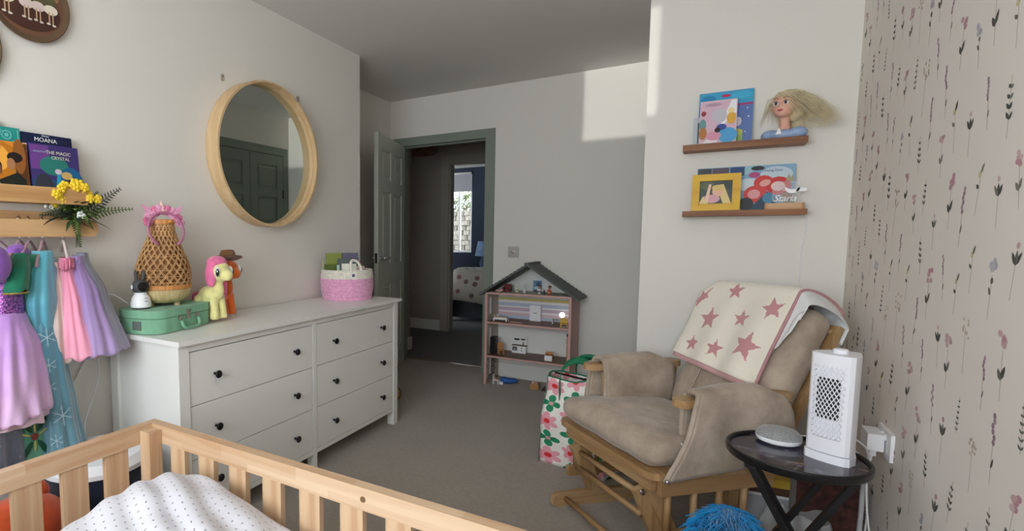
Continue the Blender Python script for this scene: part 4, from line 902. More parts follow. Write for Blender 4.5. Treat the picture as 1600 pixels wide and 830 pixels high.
# rope basket of books
bk = thing('rope_basket', 'pink and white coiled rope basket at the dresser end', 'basket', (-1.885, 2.655, DZ))
m_rw = cloth('white_rope', (232, 226, 214), .05, .95, 300, .4, 60); m_rp = cloth('pink_rope', (234, 172, 206), .05, .95, 300, .4, 60)
def coil(name, z0, k0, k1, mat):
    bm = bmesh.new()
    for k in range(k0, k1):
        z = .0055 + k * .0106; r = .138 + .012 * math.sin(k / 17 * PI * .9)
        a_tube(bm, [((r + .0) * math.cos(t) * 1.06, r * math.sin(t) * 1.06, z) for t in [2 * PI * i / 56 for i in range(57)]], .0062, 8, False)
    return fin(name, bm, mat, bk, True)
coil('pink_wall', 0, 0, 12, m_rp); coil('white_wall', 0, 12, 17, m_rw); lathe('basket_floor', [(0, .003), (.145, .003), (.145, .009), (0, .009)], m_rp, bk, 40)
lathe('lining', [(.138, .012), (.144, .09), (.139, .175)], m_rw, bk, 40, cap=False)
for s, a0 in ((1, -.55), (-1, 2.6)):
    c, n_ = Vector((math.cos(a0), math.sin(a0), 0)) * .150, Vector((-math.sin(a0), math.cos(a0), 0))
    tube('rope_handle', spline([c + n_ * -.030 + Vector((0, 0, .16)), c * .93 + n_ * -.036 + Vector((0, 0, .20)), c * .86 + n_ * -.026 + Vector((0, 0, .235)), c * .82 + n_ * .008 + Vector((0, 0, .235)), c * .86 + n_ * .030 + Vector((0, 0, .205)), c + n_ * .034 + Vector((0, 0, .16))], 5), .0085, m_rw, bk, 10)
_t = Vector((math.cos(-.72), math.sin(-.72), 0)); lathe('round_label', [(0, 0), (.016, 0), (.016, .002), (0, .002)], m_white, bk, 24, mtx=Matrix.Translation(_t * .162 + Vector((0, 0, .152))) @ _t.to_track_quat('Z', 'Y').to_matrix().to_4x4()); lathe('label_mark', [(.004, .002), (.010, .002), (.010, .0026), (.004, .0026)], plain('label_ink', (90, 90, 100), .6), bk, 20, mtx=Matrix.Translation(_t * .162 + Vector((0, 0, .152))) @ _t.to_track_quat('Z', 'Y').to_matrix().to_4x4())
BG = 'children\'s books in the rope basket'
for lab, w_, h_, t_, x, y, rz, tl, c, art in (
    ('olive green book leaning at the side of the basket', .10, .268, .012, -.06, -.05, .85, .05, (128, 140, 62), [((86, 104, 40), rct(-.06, .06, .03, .2)), ((176, 180, 110), rct(-.075, -.068, 0, .225))]),
    ('dark purple hardback, tallest in the basket', .15, .268, .014, -.02, .02, .62, .05, (66, 60, 92), [((52, 46, 74), rct(-.07, .07, .15, .21))]),
    ('small dark teal book in the basket with pink lettering band', .125, .235, .010, .012, -.01, .62, .08, (36, 50, 52), [((170, 196, 180), rct(-.067, -.05, .0, .195)), ((196, 150, 160), rct(-.03, .055, .14, .165)), ((120, 130, 120), rct(-.03, .05, .17, .185))]),
    ('pale striped board book in the basket', .09, .205, .014, .04, -.035, .62, .1, (222, 220, 204), [((96, 110, 80), rct(-.01, .0, .0, .155)), ((110, 110, 104), rct(.02, .026, .0, .155))]),
    ('dusty pink board book behind the rope handle', .11, .19, .014, .065, .0, .62, .1, (196, 168, 160), [((150, 116, 116), rct(-.05, .04, .09, .12)), ((224, 210, 190), rct(-.06, -.052, 0, .15))]),
    ('slim red book poking out of the basket', .06, .215, .008, .035, .045, .62, .06, (176, 44, 52), None)):
    book(lab, w_, h_, t_, (-1.885 + x, 2.655 + y, DZ + .012), rz, c, art, tl, group=BG)

# ================================================================== toddler bed
m_crib = wood('crib_pine_x', (214, 187, 156), (190, 154, 120), 0, 1.0, .45, .26); m_criby = wood('crib_pine_y', (214, 187, 156), (190, 154, 120), 1, 1.0, .45, .26); m_cribz = wood('crib_pine_z', (208, 178, 144), (182, 144, 110), 2, 1.3, .45)
cb = thing('toddler_bed', 'pine toddler bed with slatted sides in the foreground', 'bed', (0, 0, 0))
CX0, CX1, CY0, CY1, CZ = -1.400, .02, .26, .958, .62
def rail_bolt(p, ax): lathe('bolt_cap', [(.007, 0), (.006, .002), (0, .0025)], plain('bolt_brown', (110, 84, 56), .5), cb, 14, mtx=Matrix.Translation(p) @ Vector(ax).to_track_quat('Z', 'Y').to_matrix().to_4x4())
for y0 in (CY1 - .028, CY0):
    box('top_rail', CX0, CX1, y0, y0 + .028, CZ - .052, CZ, m_crib, cb, .003); box('bottom_rail', CX0 + .03, CX1 - .03, y0 + .003, y0 + .025, .16, .22, m_crib, cb, .003)
for x0 in (CX0, CX1 - .028):
    box('end_rail', x0, x0 + .028, CY0 + .0285, CY1 - .0285, CZ - .052, CZ - .0005, m_criby, cb, .003); box('end_bottom_rail', x0 + .003, x0 + .025, CY0 + .03, CY1 - .03, .16, .22, m_criby, cb, .003)
for x in (CX0 + .029, CX1 - .029 - .045):
    for y in (CY0 + .029, CY1 - .029 - .04): box('corner_post', x, x + .045, y, y + .04, 0, CZ - .010, m_cribz, cb, .003)
rail_bolt((CX0 + .045, CY1 - .0282, CZ - .024), (0, -1, 0)); rail_bolt((CX0 + .0282, CY1 - .06, CZ - .024), (1, 0, 0)); rail_bolt((-.62, CY1 - .0282, CZ - .026), (0, -1, 0))
sl = None
for k in range(11):
    x = -1.262 + k * .1215
    for y in (CY1 - .024, CY0 + .008):
        if sl is None: sl = box('slat', -.031, .031, 0, .016, .20, CZ - .05, m_cribz, cb, .003); o = sl
        else: o = sl.copy(); C.objects.link(o)
        o.location = (x, y, 0)
sl = None
for k in range(5):
    y = .822 - k * .1165
    for x in (CX0 + .006, CX1 - .022):
        if sl is None: sl = box('end_slat', 0, .016, -.0335, .0335, .20, CZ - .05, m_cribz, cb, .003); o = sl
        else: o = sl.copy(); C.objects.link(o)
        o.location = (x, y, 0)
for k in range(9): box('bed_slat', -1.33 + k * .155, -1.26 + k * .155, CY0 + .03, CY1 - .03, .19, .205, m_criby, cb)
mt_ = tag(box('cot_mattress', CX0 + .035, CX1 - .035, CY0 + .034, CY1 - .034, .207, .33, plain('mattress_white', (226, 226, 226), .9), bev=.02, seg=3), 'white cot mattress under the spotted quilt', 'mattress')
m_quilt = Mat('spotted_cotton', (232, 231, 236), .95, 0, .1)
_v = m_quilt.coord('UV', (1, 1, 1)); _x, _y, _z = m_quilt.xyz(_v)
_gx = _x * 62.0; _gy = _y * 34.0 + (_gx.floor().mod(2.0)) * .5
_cell = m_quilt.vec(_gx.floor(), _gy.floor()); _ang = m_quilt.white(_cell) * 6.28
_dx = _gx.fract() - .5; _dy = _gy.fract() - .5
_rx = _dx * _ang.cos() + _dy * _ang.sin(); _ry = _dy * _ang.cos() - _dx * _ang.sin()
_dot = ((_rx * 1.0).hyp(_ry * 1.9) < .155); m_quilt.color(m_quilt.mix(_dot, (208, 206, 212), (142, 138, 146))); m_quilt.b.inputs['Sheen Weight'].default_value = .2
m_quilt.bump(m_quilt.noise(m_quilt.coord(), 300, 2), .15, .001); m_quilt = m_quilt.mat
def quilt(u, v):
    x = CX0 + .034 + (CX1 - CX0 - .068) * u; y = CY0 + .034 + (CY1 - CY0 - .068) * v
    e = min(1, u / .16) ; e = e * e * (3 - 2 * e); e2 = min(1, (1 - u) / .06); f = min(1, min(v, 1 - v) / .10); f = math.sin(f * PI / 2) ** .8
    mound = .10 * math.exp(-((x + 1.12) / .26) ** 2 - ((y - .80) / .32) ** 2) + .06 * math.exp(-((x + .75) / .5) ** 2 - ((y - .66) / .34) ** 2)
    n = noise.noise(Vector((x * 4 + y * 2.2, y * 5 - x, .3))) * .016 + noise.noise(Vector((x * 9 + y * 5, y * 13 - x * 5, 2.3))) * .008
    wr = .0075 * math.sin((y * 1.0 + x * .55) * 62 + 4 * noise.noise(Vector((x * 3, y * 3, 0)))) * (.4 + .6 * max(0, noise.noise(Vector((x * 2.5, y * 2.5, 5)))+.4))
    return Vector((x, y, .348 + (.088 + mound + n + wr) * (.25 + .75 * e) * (.35 + .65 * f) * (.5 + .5 * e2)))
qo = surf('spotted_quilt', quilt, 150, 90, m_quilt, None, .012); tag(qo, 'white quilt with tiny grey specks heaped in the toddler bed', 'quilt')
# ================================================================== glider chair
gl_ = thing('glider_chair', 'wooden glider nursing chair with beige suede cushions', 'chair', (-.33, 2.2, 0), math.radians(-46))
m_oak = wood('oak_x', (184, 152, 112), (152, 116, 76), 0, 1.0, .4, grain=.7); m_oaky = wood('oak_y', (184, 152, 112), (152, 116, 76), 1, 1.0, .4, grain=.7); m_oakz = wood('oak_z', (184, 152, 112), (152, 116, 76), 2, 1.0, .4, grain=.7)
m_sued = Mat('beige_suede', (176, 158, 138), .95, 0, .1); _v = m_sued.coord(); m_sued.color(m_sued.ramp(m_sued.noise(_v, 7, 5, .65), (.3, (150, 134, 118)), (.7, (188, 173, 156)))); m_sued.b.inputs['Sheen Weight'].default_value = .25; m_sued.b.inputs['Sheen Roughness'].default_value = .4; m_sued.bump(m_sued.noise(_v, 240, 2) * .5 + m_sued.noise(_v, 16, 4), .25, .004); m_sued = m_sued.mat
def pad(name, x0, x1, y0, y1, z0, z1, mat, parent, puff=.02, bev=.03, rot=None, piv=None, sub=14, seam=0.0):
    """an upholstered slab: rounded edges, swollen faces"""
    c = Vector(((x0 + x1) / 2, (y0 + y1) / 2, (z0 + z1) / 2)); h = Vector(((x1 - x0) / 2, (y1 - y0) / 2, (z1 - z0) / 2))
    bm = bmesh.new(); bmesh.ops.create_cube(bm, size=2.0); bmesh.ops.subdivide_edges(bm, edges=bm.edges[:], cuts=sub, use_grid_fill=True)
    m = (Matrix.Translation(Vector(piv or c)) @ Euler(rot).to_matrix().to_4x4() @ Matrix.Translation(-Vector(piv or c))) if rot else Matrix()
    for v in bm.verts:
        p = v.co.copy(); q = Vector([max(-h[i] + bev, min(h[i] - bev, p[i] * h[i])) for i in range(3)]); d = Vector([p[i] * h[i] for i in range(3)]) - q
        if d.length > 1e-6: q = q + d.normalized() * bev
        f = (1 - p.x ** 2) * (1 - p.y ** 2) * (1 - p.z ** 2) if False else 1
        k = min(range(3), key=lambda i: h[i]); a, b = [i for i in range(3) if i != k]
        sw = puff * (1 - p[a] ** 4) * (1 - p[b] ** 4) * p[k]
        if seam: sw *= 1 - .5 * math.exp(-((abs(p[a]) - .36) / .05) ** 2)
        q[k] += sw + .006 * noise.noise(Vector((q.x * 9, q.y * 9, q.z * 9)))
        v.co = m @ (q + c)
    return fin(name, bm, mat, parent, True)
# seat platform
prism('seat_frame', rrect(-.30, .30, -.015, .50, .05, 4, (1, 0, 0, 1)), .335, .36, m_oak, gl_, .005, plane='xy')
box('front_apron', -.265, .265, .012, .034, .285, .335, m_oak, gl_, .003)
for s in (-1, 1): box('side_apron', s * .278 - .011, s * .278 + .011, .034, .50, .272, .335, m_oaky, gl_, .003)
pad('seat_cushion', -.285, .285, -.015, .485, .362, .455, m_sued, gl_, .018, .042, rot=(-.05, 0, 0))
# backrest: uprights, top rail, spindles, cushion
TB = math.radians(-27)                       # recline about the seat's rear edge
def rec(x, y, z):                             # point in the reclined back frame
    p = Matrix.Rotation(TB, 4, 'X') @ Vector((0, y, z)); return Vector((x, .50 + p.y, .38 + p.z))
for s in (-1, 1): bar('back_upright', rec(s * .205 + .035, .055, -.10), rec(s * .205 + .035, .06, .54), .04, .024, m_oakz, gl_, .006)
tube('top_rail', spline([rec(-.17, .06, .515), rec(-.08, .06, .54), rec(.035, .06, .55), rec(.14, .06, .54), rec(.24, .06, .515)], 5), .022, m_oak, gl_, 10, .6)
for k in range(4): tube('back_spindle', [rec(-.10 + .09 * k, .06, -.02), rec(-.10 + .09 * k, .06, .53)], .010, m_oakz, gl_)
bar('lower_back_rail', rec(-.17, .06, -.02), rec(.24, .06, -.02), .03, .05, m_oak, gl_)
o = pad('back_cushion', -.192, .262, -.085, .035, .035, .56, m_sued, gl_, .03, .05, seam=1.0); o.matrix_local = Matrix.Translation((0, .50, .38)) @ Matrix.Rotation(TB, 4, 'X')
# seams stitched across the cushion
for s in (-.05, .11): tube('seam_piping', [rec(s, -.1165, .08), rec(s, -.119, .3), rec(s, -.1165, .51)], .0022, plain('seam', (186, 172, 152), .9), gl_, 5)
# arms with suede pads hanging over them
for s in (-1, 1):
    ax = -.252 if s < 0 else .272
    prism('arm', rrect(ax - .032, ax + .032, .085, .56, .03, 4), .585, .612, m_oaky, gl_, .006, plane='xy')
    bar('arm_post', (ax, .215, .34), (ax, .20, .585), .028, .05, m_oakz, gl_); bar('rear_arm_post', (ax, .50, .34), (ax, .52, .585), .028, .045, m_oakz, gl_)
    def padf(u, v, s=s, ax=ax):              # u from the inside bottom over the arm to the outside bottom, v front to back
        L = [(-s * .040, .43), (-s * .046, .50), (-s * .043, .58), (-s * .032, .626), (0, .634), (s * .034, .626), (s * .047, .575), (s * .054, .48), (s * .056, .42), (s * .044, .352)]
        t = u * (len(L) - 1); i = min(int(t), len(L) - 2); t -= i; x = L[i][0] + (L[i + 1][0] - L[i][0]) * t; z = L[i][1] + (L[i + 1][1] - L[i][1]) * t
        out = max(0, (u - .5) * 2); y0 = .155 - (.125 if s > 0 else .04) * out ** 1.2 ; y1 = .50 + .06 * out
        y = y0 + (y1 - y0) * v
        z += .012 * math.sin(v * PI) * (1 if .3 < u < .6 else .3) - .03 * max(0, v - .75) * 4 * (1 - abs(u - .45))
        wv = .008 * math.sin(7 * v + 5 * out) * out + .010 * noise.noise(Vector((y * 8, z * 8, s)))
        return Vector((ax + x + s * wv, y, z + .055 * out * out * (v - .3)))
    p = surf('arm_pad', padf, 40, 26, m_sued, gl_, .016)
    tube('pad_edge', [padf(i / 40, 0) for i in range(41)], .009, m_sued, gl_, 8)
    tube('pad_tie', [Vector((ax - s * .03, .14, .455)), Vector((ax, .12, .45)), Vector((ax + s * .05, .10, .452))], .003, plain('white_tie', (230, 228, 222), .8), gl_, 6)
    e = padf(1, 0); ball('stud', e + Vector((s * .012, -.004, .008)), .008, m_chrome, gl_)
# moving side frame: spindles down to a lower runner
for s in (-1, 1):
    for k in range(4): tube('side_spindle', [(s * .278, .07 + .105 * k, .275), (s * .278, .07 + .105 * k, .135)], .0115, m_oakz, gl_)
    box('side_runner', s * .278 - .012, s * .278 + .012, .03, .47, .095, .137, m_oaky, gl_, .004)
    bar('glide_arm', (s * .225, .06, .27), (s * .225, .13, .105), .018, .045, m_oakz, gl_, .004); bar('glide_arm', (s * .225, .40, .27), (s * .225, .36, .105), .018, .045, m_oakz, gl_, .004)
    # standing base
    prism('foot_runner', [(-.09, .012), (-.065, .0), (.56, .0), (.585, .012), (.575, .052), (.55, .06), (-.06, .06), (-.085, .05)], s * .20 - .014, s * .20 + .014, m_oaky, gl_, .004, plane='yz')
    bar('base_post', (s * .20, .12, .05), (s * .20, .02, .272), .024, .062, m_oakz, gl_, .006); bar('base_post', (s * .20, .38, .05), (s * .20, .46, .24), .024, .055, m_oakz, gl_, .006)
    lathe('pivot_bolt', [(0, 0), (.012, 0), (.010, .004), (0, .006)], m_chrome, gl_, 14, mtx=Matrix.Translation((s * .2125, .022, .255)) @ Matrix.Rotation(s * PI / 2, 4, 'Y'))
for y, z in ((.035, .235), (.03, .165), (-.03, .035), (.45, .16)): tube('cross_dowel', [(-.20, y, z), (.20, y, z)], .0115, m_oak, gl_, 12)
# knitted star throw and white muslin over the back
m_thr = Mat('cream_knit', (232, 222, 204), .98, 0, .05); _v = m_thr.coord('UV'); _x, _y, _z = m_thr.xyz(_v)
_jx = _x + ((_y * 150.0).floor() * .0); 
def starmask(m, x, y, cx, cy, r, rot):
    dx = (x - cx) * .64; dy = y - cy; rad = dx.hyp(dy); a = dx.atan2(dy) + rot
    k = 2 * PI / 5; b = ((a + 10 * PI).mod(k) - k / 2).abs()          # 0 midway between points, k/2 at a point
    b = (b * -1.0) + k / 2                                             # 0 at a point
    # edge of a five-point star between tip r and inner r*.42
    ri = r * .42; ex = ri * math.cos(k / 2); ey = ri * math.sin(k / 2)
    px_ = rad * b.cos(); py_ = rad * b.sin()
    return ((px_ - r) * ey - py_ * (ex - r)) < 0.0
_sx = (_x * 110.0).floor() / 110.0; _sy = (_y * 150.0).floor() / 150.0    # knitted steps
_mask = None
for (cx_, cy_, r_, ro_) in ((.19, .085, .055, .25), (.48, .10, .058, .1), (.79, .17, .088, -.12), (.26, .26, .080, .2), (.60, .31, .058, .15), (.05, .42, .062, .3), (.40, .46, .060, .25), (.86, .40, .068, .35), (.2, .66, .07, .5), (.6, .70, .08, .3)):
    q = starmask(m_thr, _sx, _sy, cx_, cy_, r_, ro_); _mask = q if _mask is None else _mask.max(q)
m_thr.color(m_thr.mix(_mask, (232, 224, 208), (196, 140, 140))); m_thr.b.inputs['Sheen Weight'].default_value = .4
m_thr.bump((_y * 480.0).sin() * .5 + (_x * 420.0).sin() * .4, .3, .0015); m_thr = m_thr.mat
def over(u, v, x0, x1, low, off, back=.25, skew=.0, wob=.008, seed=0):
    """cloth folded over the top of the back cushion: v=0 front hem, v=1 rear hem"""
    x = x0 + (x1 - x0) * u; front = low + skew * u
    Lf = .585 - front; tot = Lf + .16 + back; d = v * tot
    n = noise.noise(Vector((u * 3 + seed, v * 3, seed))) * wob + .006 * math.sin(u * 17 + seed) * (1 - min(1, d / Lf)) * 1.2
    hmp = -.012 * (1 - (2 * (x + .192) / .454 - 1) ** 4)
    if d < Lf: y, z = -.128 + hmp * math.sin(max(0, min(1, (front + d) / .56)) * PI) - off - n, front + d
    elif d < Lf + .16:
        t = (d - Lf) / .16 * PI; y = -.022 - .106 * math.cos(t) - off * math.cos(t); z = .585 + (.03 + off) * math.sin(t) + n * .5
    else: y, z = .084 + off + n, .585 - (d - Lf - .16)
    z -= .045 * max(0, abs((x - .035) / .227) - .82) / .18 * (1 if d > Lf * .6 else 0)
    return rec(x, y, z)
th_ = thing('star_blanket', 'cream knitted blanket with dusty pink stars over the chair back', 'blanket', (-.33, 2.2, 0), math.radians(-46))
surf('front_face', lambda u, v: over(u, v, -.20, .215, .245, .012, .20, -.045, .008, 1), 60, 60, m_thr, th_, .006)
surf('pink_lining', lambda u, v: over(u, v, -.198, .222, .228, .005, .19, -.050, .008, 1), 50, 50, cloth('dusty_pink_knit', (204, 158, 158), .06), th_, .004)
tube('edge_binding', [over(1.0, i / 60, -.20, .220, .245, .010, .20, -.045, .008, 1) for i in range(61)], .005, cloth('dusty_pink_knit2', (190, 140, 142), .06), th_, 6)
mu = thing('muslin_cloth', 'white crinkled muslin cloth under the star blanket', 'cloth', (-.33, 2.2, 0), math.radians(-46))
m_mus = cloth('white_muslin', (228, 228, 226), .03, .95, 90, .5, 12)
surf('muslin', lambda u, v: over(u, v, .12, .264 - .03 * max(0, .35 - v), .33 + .10 * (max(0, u - .5) * 2) ** 2, .001, .06, .0, .008, 4), 40, 50, m_mus, mu, .003)

# ================================================================== flowered shopper
bag = thing('shopping_bag', 'large flowered shopping bag with green handles beside the chair', 'bag', (-.515, 2.79, 0), math.radians(-14))
m_bag = Mat('flower_print_bag', (236, 232, 222), .5, 0, .3); _v = m_bag.coord('UV'); _x, _y, _z = m_bag.xyz(_v)
_gx = _x * 10.0; _gy = _y * 5.0 + _gx.floor().mod(2.0) * .5; _par = (_gx.floor() + _gy.floor() * 1.0).mod(2.0)
_fx = _gx.fract() - .5; _fy = _gy.fract() - .5; _r = _fx.hyp(_fy); _a = _fx.atan2(_fy)
_pet6 = _r < ((_a * 3.0 + .4).cos().abs() * .24 + .26); _pet4 = _r < ((_a * 2.0).cos().abs() * .36 + .12); _ctr = _r < .13
_green = m_bag.mix(_pet4, (238, 234, 226), (40, 136, 96)); _green = m_bag.mix((_r < .10), _green, (214, 160, 160))
_pink = m_bag.mix(_pet6, (238, 234, 226), (230, 160, 172)); _pink = m_bag.mix(_ctr, _pink, (212, 52, 52))
m_bag.color(m_bag.mix((_par > .5), _pink, _green)); m_bag.bump(m_bag.noise(m_bag.coord(), 22, 3), .25, .006); m_bag = m_bag.mat
BW, BD, BH = .175, .105, .46
def bagf(u, v):
    th = 2 * PI * u; c, s = math.cos(th), math.sin(th); k = 1 / max(abs(c), abs(s)) ** .82
    w_ = BW * (1 + .10 * math.sin(v * PI) - .05 * v); d_ = BD * (1 + .15 * math.sin(v * PI) - .25 * v)
    n = noise.noise(Vector((c * 2.2, s * 2.2, v * 3))) * .016
    z = BH * v * (1 + .10 * (c < -2) + .13 * max(0, c) * v - .03 * abs(s))
    return Vector((c * k * w_ + n, s * k * d_ + n, z))
surf('bag_body', bagf, 72, 26, m_bag, bag, .003, True); box('bag_bottom', -BW * .9, BW * .9, -BD * .9, BD * .9, .002, .008, plain('bag_base', (206, 200, 190), .6), bag)
m_strap = plain('green_webbing', (26, 112, 76), .7)
for s in (-1, 1):
    P = spline([(-.075, s * BD * .88, .36), (-.08, s * BD * .80, .46), (-.06, s * BD * .6, .525), (.0, s * BD * .5, .555), (.06, s * BD * .6, .54), (.085, s * BD * .85, .46), (.08, s * BD * .9, .36)], 6)
    bm = bmesh.new()
    A = [bm.verts.new(p + Vector((0, 0, .016)) + Vector((0, -s * .003, 0))) for p in P]; B = [bm.verts.new(p - Vector((0, s * -.010, .016))) for p in P]
    for i in range(len(P) - 1): bm.faces.new((A[i], A[i + 1], B[i + 1], B[i]))
    o = fin('handle', bm, m_strap, bag, True); md = o.modifiers.new('thickness', 'SOLIDIFY'); md.thickness = .003
tube('zip_edge', [bagf(i / 72, 1.0) for i in range(73)], .004, m_strap, bag, 6)
tube('zip', [(-.15, 0, BH * .99), (0, .01, BH * .97), (.15, 0, BH * 1.08)], .005, m_black, bag, 6)
tube('side_seam', [bagf(.625, v / 12) + Vector((-.003, -.003, 0)) for v in range(13)], .0025, plain('seam_grey', (110, 112, 108), .6), bag, 5)

# ================================================================== side table
m_blk = plain('black_metal', (20, 20, 22), .32)
tb = thing('side_table', 'small round black folding table with a dark marbled top', 'side table', (.241, 1.972, 0.0135)); tb.scale = (.934, .934, 1.095)
m_tt = Mat('marbled_tray', (30, 30, 36), .12, 0, .5); _v = m_tt.coord(); n1 = m_tt.noise(m_tt.coord('Object', (6, 16, 6), (0, 0, .5)), 1.0, 5, .65, 1.5); n2 = m_tt.noise(_v, 9, 4, .6, 2.0)
m_tt.color(m_tt.mix(m_tt.noise(_v, 5, 2) * 1.0, m_tt.ramp(n1, (.38, (12, 12, 18)), (.50, (64, 64, 98)), (.57, (26, 26, 36)), (.66, (176, 158, 136))), m_tt.ramp(n2, (.4, (18, 17, 20)), (.58, (74, 56, 60)), (.72, (170, 170, 176))))); m_tt = m_tt.mat
lathe('table_top', [(0, .462), (.172, .462), (.172, .466), (0, .466)], m_tt, tb, 64)
lathe('tray_rim', [(.171, .452), (.183, .452), (.186, .458), (.186, .470), (.183, .474), (.177, .474), (.172, .468)], m_blk, tb, 64, cap=False); lathe('underside', [(0, .450), (.18, .450), (.18, .461), (0, .461)], m_blk, tb, 64)
for s in (-1, 1):
    bar('leg', (-.15, s * .10, -.012), (.13, s * .10, .45), .016, .024, m_blk, tb, .002, (0, 1, 0)); bar('leg', (.15, s * .085, -.012), (-.13, s * .085, .45), .016, .024, m_blk, tb, .002, (0, 1, 0))
    lathe('pivot_bolt', [(0, 0), (.008, 0), (.006, .004), (0, .005)], m_blk, tb, 12, mtx=Matrix.Translation((0, s * .106, .226)) @ Matrix.Rotation(-s * PI / 2, 4, 'X'))
for x in (-.15, .15): bar('foot_bar', (x, -.13, -.004), (x, .13, -.004), .016, .016, m_blk, tb)
for x in (-.13, .13): bar('top_bar', (x, -.11, .443), (x, .11, .443), .014, .014, m_blk, tb)
# tower fan
fn_ = thing('tower_fan', 'small white tower fan with a diamond lattice grille on the table', 'fan', (.329, 1.99, .524), math.radians(-32)); fn_.scale = (.934, .934, .934)
m_fan = plain('fan_white', (232, 232, 238), .28)
def fprof(k=1.0):                             # plan outline: bowed front, tapering back
    out = []
    for i in range(9): t = -1 + 2 * i / 8; out.append((t * .048 * k, (-.050 - .008 * (1 - t * t)) * k))
    return out + [(.056 * k, -.040 * k), (.056 * k, -.005 * k), (.030 * k, .052 * k), (.020 * k, .058 * k), (-.020 * k, .058 * k), (-.030 * k, .052 * k), (-.056 * k, -.005 * k), (-.056 * k, -.040 * k)]
prism('fan_foot', fprof(1.05), 0, .026, m_fan, fn_, .003, plane='xy', auto=.6)
prism('housing', fprof(1.0), .0285, .335, m_fan, fn_, .003, plane='xy', auto=.6)
lathe('dial', [(.019, 0), (.019, .010), (.016, .013), (0, .013)], m_fan, fn_, 24, loc=(0, 0, .335))
def ffront(x, d=0): t = x / .048; return -.050 - .008 * (1 - t * t) - d
GX0, GX1, GZ0, GZ1 = -.030, .030, .135, .262
surf('grille_recess', lambda u, v: Vector((GX0 + (GX1 - GX0) * u, ffront(GX0 + (GX1 - GX0) * u, .0006), GZ0 + (GZ1 - GZ0) * v)), 8, 1, plain('fan_dark', (34, 34, 36), .6), fn_)
bm = bmesh.new()
for s in (-1, 1):
    for k in range(-14, 15):
        pts = []
        for i in range(25):
            z = .075 + .225 * i / 24; x = s * (z - .19) * .55 + k * .0108
            if GX0 - .0105 <= x <= GX1 + .0105: pts.append((x, ffront(x, .0016), z))
        if len(pts) > 1: a_tube(bm, pts, .0015, 4)
fin('lattice', bm, m_fan, fn_, True)['kind'] = 'stuff'
# smart speaker
sp = thing('smart_speaker', 'round grey fabric smart speaker with white base on the table', 'speaker', (.207, 2.055, .524)); sp.scale = (.934, .934, .934)
lathe('base', [(.0, .0), (.045, .0), (.060, .008), (.064, .017), (.064, .023)], m_white, sp, 40); lathe('fabric_top', [(.064, .023), (.062, .033), (.051, .044), (.03, .049), (0, .051)], cloth('speaker_mesh', (150, 150, 150), .1, .95, 500, .4, 200), sp, 40, auto=1.2)
# socket with plugs
so = thing('wall_socket', 'double white wall socket on the flowered wallpaper', 'socket', (XD, 2.27, .515), -PI / 2)
box('face_plate', -.073, .073, -.009, 0, -.043, .043, m_white, so, .004)
for x in (-.018, .018): box('switch', x - .006, x + .006, -.013, -.008, .012, .03, m_white, so, .002)
for x, lab in ((-.045, 'white plug in the socket half nearer the corner'), (.0, 'white adaptor plug in the middle of the wall socket')):
    pl = thing('power_plug', lab, 'plug', (XD - .012, 2.27 - x, .515), -PI / 2)
    box('plug_body', -.022, .022, -.040, 0, -.028, .026, m_white, pl, .008, 3); box('cord_grip', -.007, .007, -.030, -.014, -.05, -.026, m_white, pl, .003)
tag(tube('fan_cable', spline([(.474, 2.315, .47), (.468, 2.30, .40), (.455, 2.33, .36), (.455, 2.25, .42), (.43, 2.14, .52), (.375, 2.055, .58)], 6), .0028, m_white, None, 6), 'grey-white cable looping from the plug to the tower fan', 'cable')
tag(tube('plug_cable', spline([(.470, 2.27, .466), (.46, 2.262, .40), (.455, 2.20, .3), (.46, 2.12, .16), (.45, 2.16, .05), (.42, 2.3, .008)], 6), .0028, m_white, None, 6), 'white cable dropping from the wall plug to the floor', 'cable')
tag(tube('speaker_cable', spline([(.252, 2.095, .536), (.28, 2.13, .535), (.34, 2.16, .525), (.44, 2.24, .46), (.462, 2.24, .30), (.455, 2.22, .15), (.43, 2.1, .008)], 6), .0026, m_white, None, 6), 'white cable running from the speaker down the wallpaper', 'cable')
# things stored under the table
m_clear = Mat('clear_plastic', (225, 228, 230), .15, 0, .5); m_clear.set('Alpha', .45); m_clear = m_clear.mat
bx = thing('storage_box', 'clear plastic storage box with a yellow striped top under the table', 'box', (.30, 2.62, 0), .1)
for a in ((-.18, .18, -.13, -.127), (-.18, .18, .127, .13), (-.18, -.177, -.127, .127), (.177, .18, -.127, .127)): box('box_side', a[0], a[1], a[2], a[3], .004, .17, m_clear, bx)
box('box_bottom', -.18, .18, -.13, .13, 0, .004, m_clear, bx); box('lid', -.188, .188, -.138, .138, .17, .185, m_white, bx, .004); box('contents', -.165, .165, -.12, .12, .006, .12, cloth('box_contents', (176, 172, 168), .2), bx, .01)
bb = thing('flat_game_box', 'yellow and brown striped board game box on the storage box', 'box', (.28, 2.58, .185), .1)
box('game_base', -.17, .17, -.11, .11, 0, .03, plain('game_brown', (92, 62, 44), .6), bb, .002); box('game_lid', -.172, .172, -.112, .112, .0305, .062, plain('game_yellow', (206, 170, 62), .6), bb, .002)
pb = thing('plastic_bag', 'clear plastic bag with a cable inside under the side table', 'bag', (.30, 2.30, 0))
m_film = Mat('plastic_film', (216, 220, 224), .12, 0, .6); m_film.set('Alpha', .40); m_film = m_film.mat
surf('bag_film', lambda u, v: Vector(((.12 * (1 - .35 * v * v)) * math.cos(2 * PI * u) * (1 + .10 * math.sin(11 * u * PI + 5 * v)), (.09 * (1 - .4 * v * v)) * math.sin(2 * PI * u) * (1 + .12 * math.sin(14 * PI * u + 3 * v)), .004 + .20 * v + .015 * math.sin(6 * PI * u) * v)), 60, 16, m_film, pb, 0, True)
tube('cable_inside', spline([(-.06, -.05, .02), (-.02, -.06, .12), (.05, -.03, .15), (.06, .03, .06), (-.03, .04, .03)], 6), .003, m_black, pb, 6)
